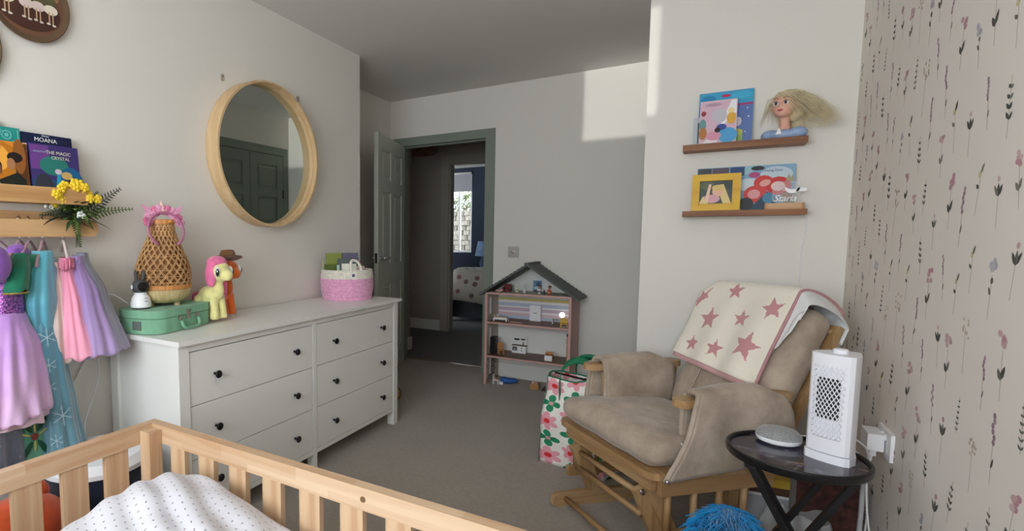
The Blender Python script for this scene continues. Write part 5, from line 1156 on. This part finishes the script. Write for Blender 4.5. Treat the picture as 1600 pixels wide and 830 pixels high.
# blue-haired toy in front
tr = thing('furry_toy', 'toy with shaggy bright blue hair at the foot of the chair', 'soft toy', (.078, 1.775, 0), -.3); tr.scale = (1.08, 1.08, 1.78)
blob('body', [((0, 0, .075), (.07, .06, .075)), ((0, -.005, .15), (.062, .055, .05))], cloth('peach_felt', (222, 140, 104), .05), tr, .006, 5)
for s in (-1, 1): ball('eye', (s * .022, -.052, .158), (.010, .006, .012), m_black, tr)
_st = []
_rs = random.Random(8)
for i in range(900):
    th = _rs.uniform(0, 2 * PI); ph = _rs.uniform(0, 1.35); d = Vector((math.sin(ph) * math.cos(th), math.sin(ph) * math.sin(th), math.cos(ph)))
    if d.y < -.5 and d.z < .55: continue
    p0 = Vector((0, 0, .152)) + Vector((d.x * .06, d.y * .055, d.z * .048)); sw = Vector((_rs.uniform(-.02, .02), _rs.uniform(-.02, .02), 0)); p1 = p0 + d * .022 + sw * .4; _st.append([p0, p1, p1 + d * .014 + sw - Vector((0, 0, .022))])
strands('hair', _st, cloth('blue_fur', (18, 128, 190), .15, .8, 100, .1), tr, .0028)

wk = thing('wicker_box', 'dark reddish wicker box in the shadow behind the table', 'box', (.385, 2.42, .0), .05)
m_wk = cloth('dark_wicker', (74, 44, 38), .25, .7, 90, .8, 40)
for a in ((-.09, .09, -.055, -.049), (-.09, .09, .049, .055), (-.09, -.084, -.049, .049), (.084, .09, -.049, .049)): box('wicker_side', a[0], a[1], a[2], a[3], .0, .30, m_wk, wk, .002)
box('wicker_lid', -.094, .094, -.059, .059, .30, .318, m_wk, wk, .003)
hs = tube('ribbed_hose', [(.385 + .004 * math.sin(i * .05), 1.93 + .0004 * i, .50 - .0041 * i) for i in range(120)], [(.0065 if i % 2 else .0052) for i in range(120)], plain('hose_grey', (150, 150, 152), .5), None, 8); tag(hs, 'grey ribbed hose hanging behind the table edge', 'hose')
# ================================================================== shelves on the front wall
m_walk = wood('walnut_shelf', (146, 96, 58), (112, 68, 38), 0, 1.0, .5, grain=.8)
def ledge(label, x0, x1, z0, z1):
    t = thing('wall_shelf', label, 'shelf', (0, YC, 0), 0, 'dark wooden shelves above the chair')
    box('shelf_board', x0, x1, -.105, -.001, z0, z1, m_walk, t, .002); return t
ledge('upper dark wooden shelf with the doll head', -.134, .335, 1.579, 1.608); ledge('lower dark wooden shelf with the yellow picture frame', -.124, .348, 1.268, 1.293)
art = [((60, 160, 200), rct(-.105, .105, .185, .245)), ((40, 136, 186), ell(-.07, .215, .03, .022)), ((70, 176, 212), ell(.06, .225, .04, .018)), ((170, 60, 110), rct(-.105, .105, .176, .186)), ((96, 120, 176), rct(-.105, .105, .0, .176)), ((150, 180, 90), rct(.0, .07, .01, .06)), ((214, 206, 210), ell(.05, .10, .014, .022)), ((196, 190, 90), ell(.04, .05, .03, .018)), ((200, 44, 96), ell(.0, .228, .018, .007)), ((226, 230, 236), ell(.085, .16, .003, .003, 6)), ((226, 230, 236), ell(.09, .12, .004, .004, 6)), ((226, 230, 236), ell(.08, .05, .003, .003, 6))]
book('large blue book with a pink band, back of the upper shelf', .214, .25, .022, (.030, 3.035, 1.608), 0, (84, 150, 196), art, .10)
art = [((214, 180, 196), rct(-.07, .07, .0, .2)), ((236, 236, 240), [(-.06, .0), (-.02, .0), (.05, .2), (.07, .2), (.07, .14), (.0, .06)]), ((180, 150, 166), ell(-.02, .185, .035, .008)), ((196, 192, 200), ell(.005, .13, .03, .035)), ((220, 170, 70), ell(.052, .115, .018, .028)), ((110, 150, 150), ell(-.06, .09, .014, .03)), ((178, 120, 70), ell(-.058, .05, .016, .03)), ((84, 160, 210), ell(.04, .035, .038, .036)), ((60, 80, 150), ell(.015, .075, .02, .015)), ((216, 150, 170), ell(-.015, .035, .03, .022)), ((50, 34, 34), ell(.0, .062, .012, .012)), ((232, 226, 226), rct(-.05, .0, .004, .014)), ((150, 60, 54), ell(-.058, .145, .01, .012)), ((236, 214, 150), ell(.05, .15, .012, .012))]
book('glossy pink and silver booklet propped on the upper shelf', .146, .205, .004, (.002, 2.995, 1.608), 0, (222, 196, 206), art, .14, .12)
ph = thing('photo_sleeve', 'thin pale sleeve at the end of the upper shelf', 'sleeve', (-.082, 3.03, 1.608), .15, rx=-.08)
box('sleeve_card', -.012, .012, 0, .004, 0, .135, plain('pale_sleeve', (190, 198, 200), .3), ph, .001); box('sleeve_insert', .004, .010, -.001, 0, .01, .11, plain('dark_insert', (90, 96, 100), .5), ph)
# styling head (a plain generic doll bust)
du = thing('doll_bust', 'blonde doll styling head with pale blue shoulders on the upper shelf', 'doll', (.250, 3.018, 1.608), math.radians(-24))
m_skin = Mat('doll_skin', (226, 172, 150), .5, 0, .35); m_skin = m_skin.mat
blob('face', [((0, .004, .150), (.046, .050, .054)), ((0, -.014, .122), (.036, .036, .032)), ((0, -.046, .142), (.008, .010, .010)), ((0, -.028, .106), (.018, .018, .014)), ((-.046, .006, .142), (.008, .012, .014)), ((.046, .006, .142), (.008, .012, .014)), ('t', [(0, .006, .11), (0, .010, .07), (0, .010, .035)], [.020, .018, .026])], m_skin, du, .004, 4)
m_shl = plain('doll_blue', (150, 172, 206), .4)
blob('shoulders', [((0, .010, .014), (.084, .040, .028)), ((-.05, .006, .02), (.038, .036, .026)), ((.05, .006, .02), (.038, .036, .026)), ((0, -.008, .016), (.05, .036, .024))], m_shl, du, .006, 4)
prism('collar_patch', [(-.012, .014), (.012, .014), (.0, .044)], -.050, -.040, m_white, du, .002)
for s in (-1, 1):
    e = ball('eye', (s * .019, -.042, .150), (.0105, .005, .0085), plain('doll_eye_white', (240, 240, 240), .2), du, (0, 0, -s * .25)); ball('iris', (s * .0185, -.0455, .150), (.006, .003, .007), plain('doll_iris', (44, 48, 58), .2), e, (0, 0, -s * .25))
    tube('eyelash', [(s * .009, -.047, .1545), (s * .018, -.0495, .1595), (s * .029, -.042, .158)], .0012, m_black, du, 5); tube('eyebrow', [(s * .009, -.0475, .169), (s * .019, -.047, .175), (s * .031, -.039, .171)], .0015, plain('doll_brow', (150, 96, 76), .6), du, 5)
ball('lips', (0, -.0465, .119), (.0115, .005, .0042), plain('doll_lips', (186, 60, 72), .35), du)
_h = []; _rh = random.Random(21)
for i in range(1500):
    a = _rh.uniform(-PI, PI); ph_ = _rh.uniform(0, 1.75); d = Vector((math.sin(ph_) * math.cos(a), math.sin(ph_) * math.sin(a), math.cos(ph_)))
    if d.y < -.25 and d.z < .55: continue
    p = Vector((0, .004, .152)) + Vector((d.x * .049, d.y * .052, d.z * .056)); pts = [p]; side = _rh.random()
    drift = Vector((.022 + .018 * _rh.random(), .004, -.016)) if side < .8 else Vector((-.012, .012, -.02))
    for k in range(6):
        p = p + Vector((d.x * .008, d.y * .008 + .004, d.z * .005)) * (1 - k * .12) + drift * (.30 + .09 * k) * _rh.uniform(.6, 1.25) + Vector((_rh.uniform(-.005, .005), _rh.uniform(-.006, .006), _rh.uniform(-.008, .006) - .004 * k))
        p.z = max(p.z, .035); p.y = min(p.y, .052); pts.append(p)
    _h.append(pts)
m_hair = cloth('blonde_hair', (236, 218, 176), .10, .6, 60, .1, 25)
strands('hair', _h, m_hair, du, .0011)
blob('hair_cap', [((0, .012, .163), (.049, .050, .050)), ((.02, .04, .13), (.045, .036, .055))], m_hair, du, .005, 3)
# yellow framed picture
pf = thing('framed_picture', 'yellow wooden picture frame on the lower shelf', 'picture', (.008, 2.995, 1.293), 0, rx=-.09)
m_yf = wood('yellow_paint', (222, 178, 52), (204, 156, 36), 0, 1.0, .45, grain=.3)
FW, FH = .193, .172
for nm, poly in (('frame_bottom', [(-FW / 2, 0), (FW / 2, 0), (FW / 2 - .032, .032), (-FW / 2 + .032, .032)]), ('frame_top', [(-FW / 2, FH), (FW / 2, FH), (FW / 2 - .032, FH - .032), (-FW / 2 + .032, FH - .032)]), ('frame_side', [(-FW / 2, 0), (-FW / 2 + .032, .032), (-FW / 2 + .032, FH - .032), (-FW / 2, FH)]), ('frame_side', [(FW / 2, 0), (FW / 2 - .032, .032), (FW / 2 - .032, FH - .032), (FW / 2, FH)])): prism(nm, poly, -.014, .012, m_yf, pf, .0035)
for a in ((-FW / 2 + .026, FW / 2 - .026, .026, .031), (-FW / 2 + .026, FW / 2 - .026, FH - .031, FH - .026), (-FW / 2 + .026, -FW / 2 + .031, .026, FH - .026), (FW / 2 - .031, FW / 2 - .026, .026, FH - .026)): box('inner_bead', a[0], a[1], -.0165, -.0135, a[2], a[3], m_yf, pf, .001)
box('back_plate', -FW / 2 + .02, FW / 2 - .02, .0, .008, .02, FH - .02, m_black, pf)
decal('picture', [((66, 78, 70), rct(-.066, .066, .030, .142)), ((92, 96, 76), ell(-.035, .12, .03, .02)), ((54, 66, 60), ell(.04, .12, .024, .02)), ((220, 196, 130), [(.0, .12), (.03, .125), (.062, .034), (.03, .034)]), ((226, 178, 150), ell(.008, .092, .022, .026)), ((216, 186, 110), ell(.008, .108, .024, .014)), ((214, 160, 170), ell(-.018, .056, .036, .02)), ((232, 196, 170), [(-.045, .036), (-.03, .036), (-.018, .125), (-.028, .126)]), ((222, 200, 140), [(-.066, .034), (-.03, .034), (-.05, .07)])], pf, at=-.001)
# wide picture book and name light
art = [((132, 172, 200), rct(-.188, .188, .12, .207)), ((190, 206, 216), ell(.12, .165, .06, .035)), ((206, 216, 222), ell(.02, .12, .05, .03)), ((54, 58, 66), rct(-.186, -.13, .16, .206)), ((84, 70, 84), rct(-.128, -.06, .165, .206)), ((36, 66, 120), rct(-.056, .0, .165, .206)), ((150, 190, 200), rct(.0, .03, .168, .206)), ((34, 36, 40), ell(.05, .195, .026, .010)), ((176, 60, 120), ell(.038, .165, .022, .013)), ((206, 54, 48), ell(.075, .125, .038, .036)), ((196, 44, 44), ell(.13, .11, .046, .042)), ((206, 60, 54), ell(.045, .075, .045, .04)), ((226, 160, 150), ell(.08, .125, .022, .015, 14, .4)), ((232, 190, 186), ell(.128, .108, .026, .022)), ((222, 150, 150), ell(.04, .075, .024, .022)), ((34, 62, 86), [(.02, .0), (.13, .0), (.12, .06), (.09, .085), (.06, .05)]), ((70, 130, 160), ell(.095, .055, .022, .026)), ((24, 34, 30), ell(.01, .03, .03, .03)), ((150, 110, 90), ell(.165, .06, .024, .022)), ((172, 160, 120), [(.155, .13), (.165, .165), (.172, .14), (.18, .16), (.184, .128)]), ((120, 140, 120), rct(.15, .188, .0, .04))]
book('wide picture book with red shells and blue sky on the lower shelf', .378, .208, .012, (.118, 3.045, 1.293), 0, (120, 160, 186), art, .08, lettering=(('Mixing Gam', .016, .105, .182, (90, 120, 150), 1.0),))
nl = thing('name_light', 'small clear name light with white script on a wooden base', 'night light', (.268, 3.005, 1.293))
prism('wooden_base', rrect(-.072, .072, -.020, .020, .019, 6), 0, .028, wood('light_base', (206, 166, 126), (186, 142, 102), 0, 1.0), nl, .003, plane='xy')
m_acr = Mat('clear_acrylic', (240, 244, 246), .05, 0, .5); m_acr.set('Alpha', .12); m_acr = m_acr.mat
prism('acrylic_plate', rrect(-.045, .052, .026, .125, .02, 5), -.002, .002, m_acr, nl)
m_etch = plain('etched_white', (244, 244, 244), .5)
text('script_name', 'Starla', .040, m_etch, nl, (.0, -.003, .048), shear=.35, space=.92)
moon = [(.026 + .028 * math.cos(t), .098 + .028 * math.sin(t)) for t in [PI * (1.05 + .95 * i / 10) for i in range(11)]] + [(.026 + .026 * math.cos(t), .106 + .018 * math.sin(t)) for t in [PI * (1.95 - .85 * i / 10) for i in range(11)]]
prism('moon', moon, -.0035, -.0022, m_etch, nl)
prism('cloud', [(.040, .078), (.072, .078), (.078, .086), (.070, .093), (.06, .092), (.054, .098), (.046, .094), (.040, .086)], -.0035, -.0022, m_etch, nl)
for x, z in ((-.01, .105), (.046, .112), (-.004, .085)): ball('etched_star', (x, -.003, z), .003, m_etch, nl, None, 8, 6)
tag(tube('light_cable', spline([(.335, 3.06, 1.295), (.352, 3.072, 1.285), (.357, 3.076, 1.26), (.356, 3.076, 1.18), (.345, 3.076, 1.11), (.347, 3.076, 1.04), (.346, 3.076, .98), (.352, 3.074, .90), (.352, 3.074, .8)], 6), .0016, m_white, None, 6), 'thin white cable hanging down the wall from the lower shelf', 'cable')

# ================================================================== light switch and doll house
sw_ = thing('light_switch', 'square metal light switch beside the door frame', 'light switch', (-1.357, YB, 1.044))
box('switch_plate', -.044, .044, -.006, 0, -.044, .044, plain('brushed_steel', (170, 168, 160), .35, .7), sw_, .004); lathe('dimmer_knob', [(.014, 0), (.013, .012), (0, .013)], m_chrome, sw_, 20, mtx=Matrix.Translation((0, -.006, 0)) @ Matrix.Rotation(PI / 2, 4, 'X'))
for x in (-.03, .03): lathe('screw', [(.003, 0), (0, .001)], m_chrome, sw_, 8, mtx=Matrix.Translation((x, -.006, 0)) @ Matrix.Rotation(PI / 2, 4, 'X'))
dh = thing('dolls_house', 'open pink wooden doll house with a grey tiled roof', 'doll house', (-1.146, 3.945, 0))
m_dp = plain('dusty_pink_paint', (206, 160, 152), .5); m_dw = plain('house_white', (226, 226, 222), .6); m_dpw = plain('inner_greige', (196, 188, 174), .6)
m_slate = plain('slate_grey', (88, 92, 90), .6); m_dfl = wood('toy_floor', (120, 86, 62), (92, 62, 42), 0, 2.0, .45)
HW, HD, EZ, AZ = .322, .27, .735, .945
for s in (-1, 1):
    x0, x1 = sorted((s * HW, s * (HW - .012)))
    box('side_wall', x0, x1, 0.0005, HD, 0, EZ, m_dp, dh, .002); xi = s * (HW - .0125); box('wall_lining', min(xi, xi - s * .002), max(xi, xi - s * .002), .014, HD, .015, EZ - .01, m_dpw, dh)
box('front_post', -HW - .002, -HW + .016, -.006, .0, 0, EZ, m_dp, dh, .001); box('front_post', HW - .016, HW + .002, -.006, .0, 0, EZ, m_dp, dh, .001)
box('back_panel', -HW + .012, HW - .012, HD - .006, HD, .235, EZ, m_dw, dh); prism('gable_back', [(-HW, EZ), (HW, EZ), (0, AZ)], HD - .006, HD, m_dw, dh)
for z in (.223, .492, EZ - .012): box('floor_shelf', -HW + .0125, HW - .0125, 0, HD - .007, z, z + .012, m_dp, dh, .001); box('floor_boards', -HW + .015, HW - .015, .006, HD - .008, z + .012, z + .0135, m_dfl if z < .7 else m_dpw, dh)
decal('striped_wallpaper', [(c, rct(-HW + .016, HW - .016, a, b)) for c, a, b in (((206, 196, 120), .655, .678), ((226, 224, 226), .635, .655), ((178, 190, 208), .608, .635), ((226, 224, 226), .597, .608), ((196, 174, 190), .570, .597), ((228, 224, 226), .556, .570), ((214, 184, 188), .535, .556), ((180, 190, 206), .506, .535))], dh, at=HD - .0065)
# window openings in the left wall, and a stone corner below
for z0, z1 in ((.56, .69), (.30, .45), (.07, .2)): w9 = box('side_window', -HW + .0145, -HW + .017, .06, .10, z0, z1, m_white, dh, .001); box('window_slot', -HW + .0165, -HW + .0175, .105, .112, z0, z1, m_black, w9)
for k in range(7): box('stone_print', -HW + .0145, -HW + .0165, .02 + (k % 2) * .02, .22 - (k % 2) * .03, .02 + k * .028, .043 + k * .028, plain('toy_stone%d' % (k % 2), ((150, 146, 136), (130, 126, 118))[k % 2], .8), dh)
ang = math.atan2(AZ - EZ, HW); L = math.hypot(HW + .05, (AZ - EZ) * (HW + .05) / HW)
for s in (-1, 1):
    mt = Matrix.Translation((0, 0, AZ + .012)) @ Matrix.Rotation(s * ang, 4, 'Y')
    bm = bmesh.new(); x0, x1 = sorted((0, s * L)); a_box(bm, x0, x1, -.02, HD + .01, -.006, .004, mt); rf = fin('roof_panel', bm, m_slate, dh, bev=.001)
    n_ = 13
    for k in range(n_):
        bm = bmesh.new(); a = s * L * k / n_; b = s * L * (k + 1.0) / n_; x0, x1 = sorted((a, b)); q = mt @ Matrix.Translation(((a + b) / 2, 0, .005)) @ Matrix.Rotation(s * .2, 4, 'Y') @ Matrix.Translation((-(a + b) / 2, 0, 0)); a_box(bm, x0, x1, -.022, HD + .012, -.0015, .0035, q); fin('roof_tile_course', bm, m_slate, rf, bev=.0008)
box('ridge_cap', -.018, .018, -.026, HD + .016, AZ + .012, AZ + .030, m_slate, dh, .006)
FX = 'doll house furniture'
def dtoy(name, label, cat, x, y, z, rz=0): return thing(name, label, cat, (-1.146 + x, 3.945 + y, z), rz, FX)
Z1, Z2, Z3 = .2365, .5055, .7365
t = dtoy('toy_bed', 'tiny white doll bed with striped pillows on the middle floor', 'toy bed', -.225, .09, Z2, .05)
box('bed_frame', -.055, .055, -.035, .035, .014, .022, m_white, t, .001); box('mattress', -.05, .05, -.031, .031, .022, .03, plain('toy_cream', (230, 220, 206), .8), t, .003)
for x in (-.05, .05):
    for y in (-.03, .03): box('leg', x - .004, x + .004, y - .004, y + .004, 0, .014, m_white, t)
box('pillow', -.052, -.036, -.028, .0, .03, .052, plain('toy_rose', (196, 150, 150), .8), t, .004, rot=(0, -.4, 0)); box('pillow', -.046, -.030, .0, .028, .03, .050, m_white, t, .004, rot=(0, -.5, 0))
t = dtoy('toy_rug', 'tiny pink rug on the doll house middle floor', 'toy rug', -.10, .07, Z2); box('rug', -.05, .05, -.03, .03, 0, .0015, plain('toy_rug', (206, 166, 156), .9), t)
t = dtoy('toy_wardrobe', 'tiny white two door wardrobe against the striped wallpaper', 'toy wardrobe', .005, .235, Z2)
box('carcass', -.042, .042, -.018, .022, 0, .125, m_white, t, .001); box('door', -.041, -.0008, -.021, -.018, .006, .12, m_white, t, .001); box('door', .0008, .041, -.021, -.018, .006, .12, m_white, t, .001)
for s in (-1, 1): box('handle', s * .008 - .006, s * .008 + .006, -.024, -.021, .062, .066, m_black, t)
t = dtoy('toy_lamp', 'tiny glowing round white lamp in the doll house', 'toy lamp', .212, .21, Z2)
m_glow = Mat('lit_globe', (255, 255, 255), .3); m_glow.set('Emission Color', (1, .96, .88, 1)); m_glow.set('Emission Strength', 2.2); m_glow = m_glow.mat
lathe('base', [(.014, 0), (.014, .004), (.003, .006), (.003, .05)], m_white, t, 16); ball('globe', (0, 0, .066), .021, m_glow, t)
t = dtoy('toy_desk', 'tiny grey desk behind the yellow doll chair', 'toy desk', .19, .175, Z2); box('desk_top', -.04, .04, -.02, .02, .03, .035, plain('toy_grey', (150, 150, 150), .6), t)
for x in (-.036, .036): box('leg', x - .003, x + .003, -.018, .018, 0, .03, m_white, t)
t = dtoy('toy_chair', 'tiny mustard yellow chair at the shelf end', 'toy chair', .265, .045, Z2, .2); m_mu = plain('toy_mustard', (204, 168, 62), .6)
box('seat', -.026, .026, -.022, .022, .024, .030, m_mu, t, .001); box('backrest', -.026, .026, .018, .023, .03, .062, m_mu, t, .002)
for x in (-.022, .022):
    for y in (-.018, .018): box('leg', x - .003, x + .003, y - .003, y + .003, 0, .024, m_mu, t)
t = dtoy('toy_cooker', 'tiny white kitchen unit with an oven below black hooks', 'toy kitchen', -.115, .225, Z1)
box('carcass', -.055, .055, -.022, .022, 0, .058, m_white, t, .001); box('worktop', -.057, .057, -.024, .024, .058, .063, plain('toy_top', (120, 106, 90), .6), t); ov = box('oven_door', -.05, -.012, -.0235, -.022, .02, .05, m_black, t); box('oven_window', -.044, -.018, -.0242, -.0235, .026, .042, plain('toy_grey', (150, 150, 150), .6), ov)
for z in (.02, .04): box('knob', .02, .03, -.0245, -.022, z, z + .006, m_black, t)
box('splash_board', -.055, .055, .018, .022, .063, .135, m_dw, t); tube('tap', [(.03, 0, .063), (.03, 0, .083), (.024, -.004, .088)], .003, m_black, t)
for x in (-.04, -.026, -.012): box('hanging_pan', x - .008, x + .005, .0155, .018, .098, .112, m_black, t, .002)
box('hanging_rack', .006, .04, .0155, .018, .102, .112, m_black, t)
t = dtoy('toy_dresser', 'tiny black cabinet in the dark corner of the kitchen floor', 'toy cabinet', -.283, .10, Z1); box('carcass', -.02, .02, -.035, .035, 0, .135, m_black, t, .004); box('door', .02, .022, -.033, .033, .01, .12, plain('toy_black2', (34, 34, 36), .4), t)
t = dtoy('toy_chair', 'tiny wooden chair beside the black doll cabinet', 'toy chair', -.225, .10, Z1, .6); m_ow = plain('toy_oak', (176, 128, 76), .6)
box('seat', -.022, .022, -.022, .022, .03, .036, m_ow, t, .001); box('backrest', -.022, .022, .017, .022, .036, .09, m_ow, t, .002)
for x in (-.018, .018):
    for y in (-.018, .018): box('leg', x - .003, x + .003, y - .003, y + .003, 0, .03, m_ow, t)
t = dtoy('toy_box', 'tiny wooden crate with white front on the kitchen floor', 'toy box', .155, .07, Z1, .1); box('crate', -.028, .028, -.02, .03, 0, .045, m_ow, t, .001); box('white_front', -.027, .027, -.0225, -.02, .003, .042, m_white, t); box('backrest', -.028, .028, .028, .033, .045, .062, m_ow, t)
t = dtoy('toy_shelf', 'tiny tall brown shelf at the right wall of the kitchen floor', 'toy shelf', .292, .09, Z1); box('carcass', -.006, .016, -.04, .04, 0, .20, m_ow, t)
for z in (.05, .1, .15): box('shelf_edge', -.009, -.006, -.04, .04, z, z + .005, m_dfl, t)
box('basket_top', -.01, .014, -.03, .03, .20, .215, m_black, t, .003)
def doll(name, label, x, y, z, cols, hair=None, ears=False, rz=0, cat='doll'):
    t = dtoy(name, label, cat, x, y, z, rz); cm = [plain('toycol_%d_%d_%d' % c, c, .7) for c in cols]
    blob('body', [((0, 0, .030), (.010, .009, .016)), ('t', [(-.005, 0, .022), (-.006, -.002, .003)], [.0055, .0055]), ('t', [(.005, 0, .022), (.006, -.002, .003)], [.0055, .0055]), ('t', [(-.008, 0, .04), (-.018, -.004, .028)], [.004, .0035]), ('t', [(.008, 0, .04), (.018, -.004, .028)], [.004, .0035])], cm[0], t, .0025, 2)
    ball('head', (0, 0, .057), .0115, cm[1], t)
    if hair: ball('hair', (0, .0025, .061), (.0125, .012, .0105), plain('toyhair_%d' % hair[0], hair, .7), t)
    if ears:
        for s in (-1, 1): ball('ear', (s * .005, 0, .077), (.003, .0025, .011), cm[1], t)
    for s in (-1, 1): ball('eye', (s * .004, -.0105, .059), .0014, m_black, t, None, 8, 6)
    box('skirt_panel', -.010, .010, -.010, .009, .016, .026, cm[2], t, .003); return t
doll('toy_rabbit', 'tiny cream rabbit figure in a green skirt in the attic', -.10, .08, Z3, ((206, 208, 186), (222, 218, 206), (150, 170, 110)), None, True, 0, 'figure')
doll('toy_rabbit', 'tiny white rabbit figure standing in the attic', -.045, .085, Z3, ((206, 204, 204), (220, 218, 216), (190, 190, 194)), None, True, .2, 'figure')
doll('toy_doll', 'tiny dark haired doll in a pale top in the attic', .075, .06, Z3, ((222, 206, 200), (196, 142, 110), (70, 70, 80)), (60, 34, 26))
doll('toy_doll', 'tiny doll with black hair and a red top in the attic', .155, .04, Z3, ((196, 70, 66), (170, 110, 84), (206, 158, 70)), (28, 22, 22), False, -.2)
t = dtoy('toy_armchair', 'tiny dark red armchair in the attic corner', 'toy chair', -.195, .13, Z3); m_dr = plain('toy_maroon', (110, 48, 46), .7); box('seat', -.03, .03, -.025, .025, 0, .02, m_dr, t, .005); box('backrest', -.03, .03, .012, .026, .02, .058, m_dr, t, .008)
for s in (-1, 1): box('armrest', s * .028 - .006, s * .028 + .006, -.025, .02, .012, .034, m_dr, t, .004)
t = dtoy('toy_cushion', 'tiny pink bundle at the attic edge', 'toy cushion', -.235, .055, Z3); blob('bundle', [((0, 0, .012), (.03, .02, .012)), ((.022, .0, .018), (.014, .014, .012))], plain('toy_rose', (196, 150, 150), .8), t, .003, 3)
t = dtoy('toy_picture', 'tiny blue picture card against the attic back wall', 'toy picture', .01, .245, Z3); box('card', -.032, .032, -.003, .003, 0, .088, plain('toy_sky', (98, 140, 172), .5), t, .001); decal('card_print', [((54, 84, 110), ell(.008, .06, .016, .02)), ((176, 206, 218), ell(-.005, .03, .022, .012)), ((60, 70, 76), rct(-.03, .03, .0, .012))], t, at=-.003)
t = dtoy('toy_cat', 'tiny grey figure lying beside the attic dolls', 'figure', .115, .035, Z3); blob('body', [((0, 0, .012), (.012, .01, .012)), ((.004, -.004, .028), (.008, .008, .008)), ((.0, .0, .038), (.003, .003, .006))], plain('toy_grey2', (86, 84, 84), .7), t, .003, 2)
# toys on the floor under the house
t = dtoy('toy_chair', 'tiny white chair with a toy plant below the doll house', 'toy chair', -.245, .06, 0); box('seat', -.022, .022, -.02, .02, .03, .035, m_white, t, .001); box('backrest', -.022, -.018, -.02, .02, .035, .075, m_white, t, .001)
for x in (-.019, .019):
    for y in (-.017, .017): box('leg', x - .003, x + .003, y - .003, y + .003, 0, .03, m_white, t)
t = dtoy('toy_plant', 'tiny potted plant standing on the white doll chair', 'toy plant', -.243, .06, .035); lathe('pot', [(.009, 0), (.012, .018), (.010, .018)], plain('toy_terracotta', (176, 120, 84), .7), t, 14)
for k in range(7): bm = bmesh.new(); a_leaf(bm, (0, 0, .016), (math.cos(k * .9), math.sin(k * .9), 1.3), .035, .010, .2); fin('leaf', bm, m_lf, t, True)
t = dtoy('toy_boat', 'small blue toy boat lying under the doll house', 'toy', -.165, .11, 0, .35); blob('hull', [((0, 0, .025), (.06, .030, .024)), ((.045, 0, .028), (.03, .02, .02)), ((-.035, .0, .035), (.028, .026, .022))], plain('toy_blue', (44, 96, 168), .4), t, .004, 4); box('white_fin', -.07, -.04, -.03, .0, 0, .02, m_white, t, .004)
t = dtoy('toy_crate', 'small wooden crate of toy food on the floor below the house', 'toy box', .05, .09, 0, .15)
for a in ((-.032, .032, -.024, -.021), (-.032, .032, .021, .024), (-.032, -.029, -.021, .021), (.029, .032, -.021, .021)): box('crate_side', a[0], a[1], a[2], a[3], 0, .042, m_ow, t)
for k, (x, y, c) in enumerate(((-.012, 0, (206, 170, 160)), (.010, -.005, (190, 150, 140)), (.0, .01, (226, 216, 206)))): ball('toy_loaf', (x, y, .045), (.012, .010, .018), plain('loaf%d' % k, c, .8), t)
t = dtoy('toy_basket', 'small dark basket with a red toy on the floor', 'toy', .155, .085, 0, .1); box('tray', -.045, .045, -.03, .03, 0, .012, plain('toy_brown', (84, 62, 50), .8), t, .003); ball('red_bit', (.012, 0, .024), (.018, .012, .012), plain('toy_red', (150, 48, 50), .6), t); ball('grey_bit', (-.02, .0, .022), (.013, .012, .011), plain('toy_grey2', (86, 84, 84), .7), t)
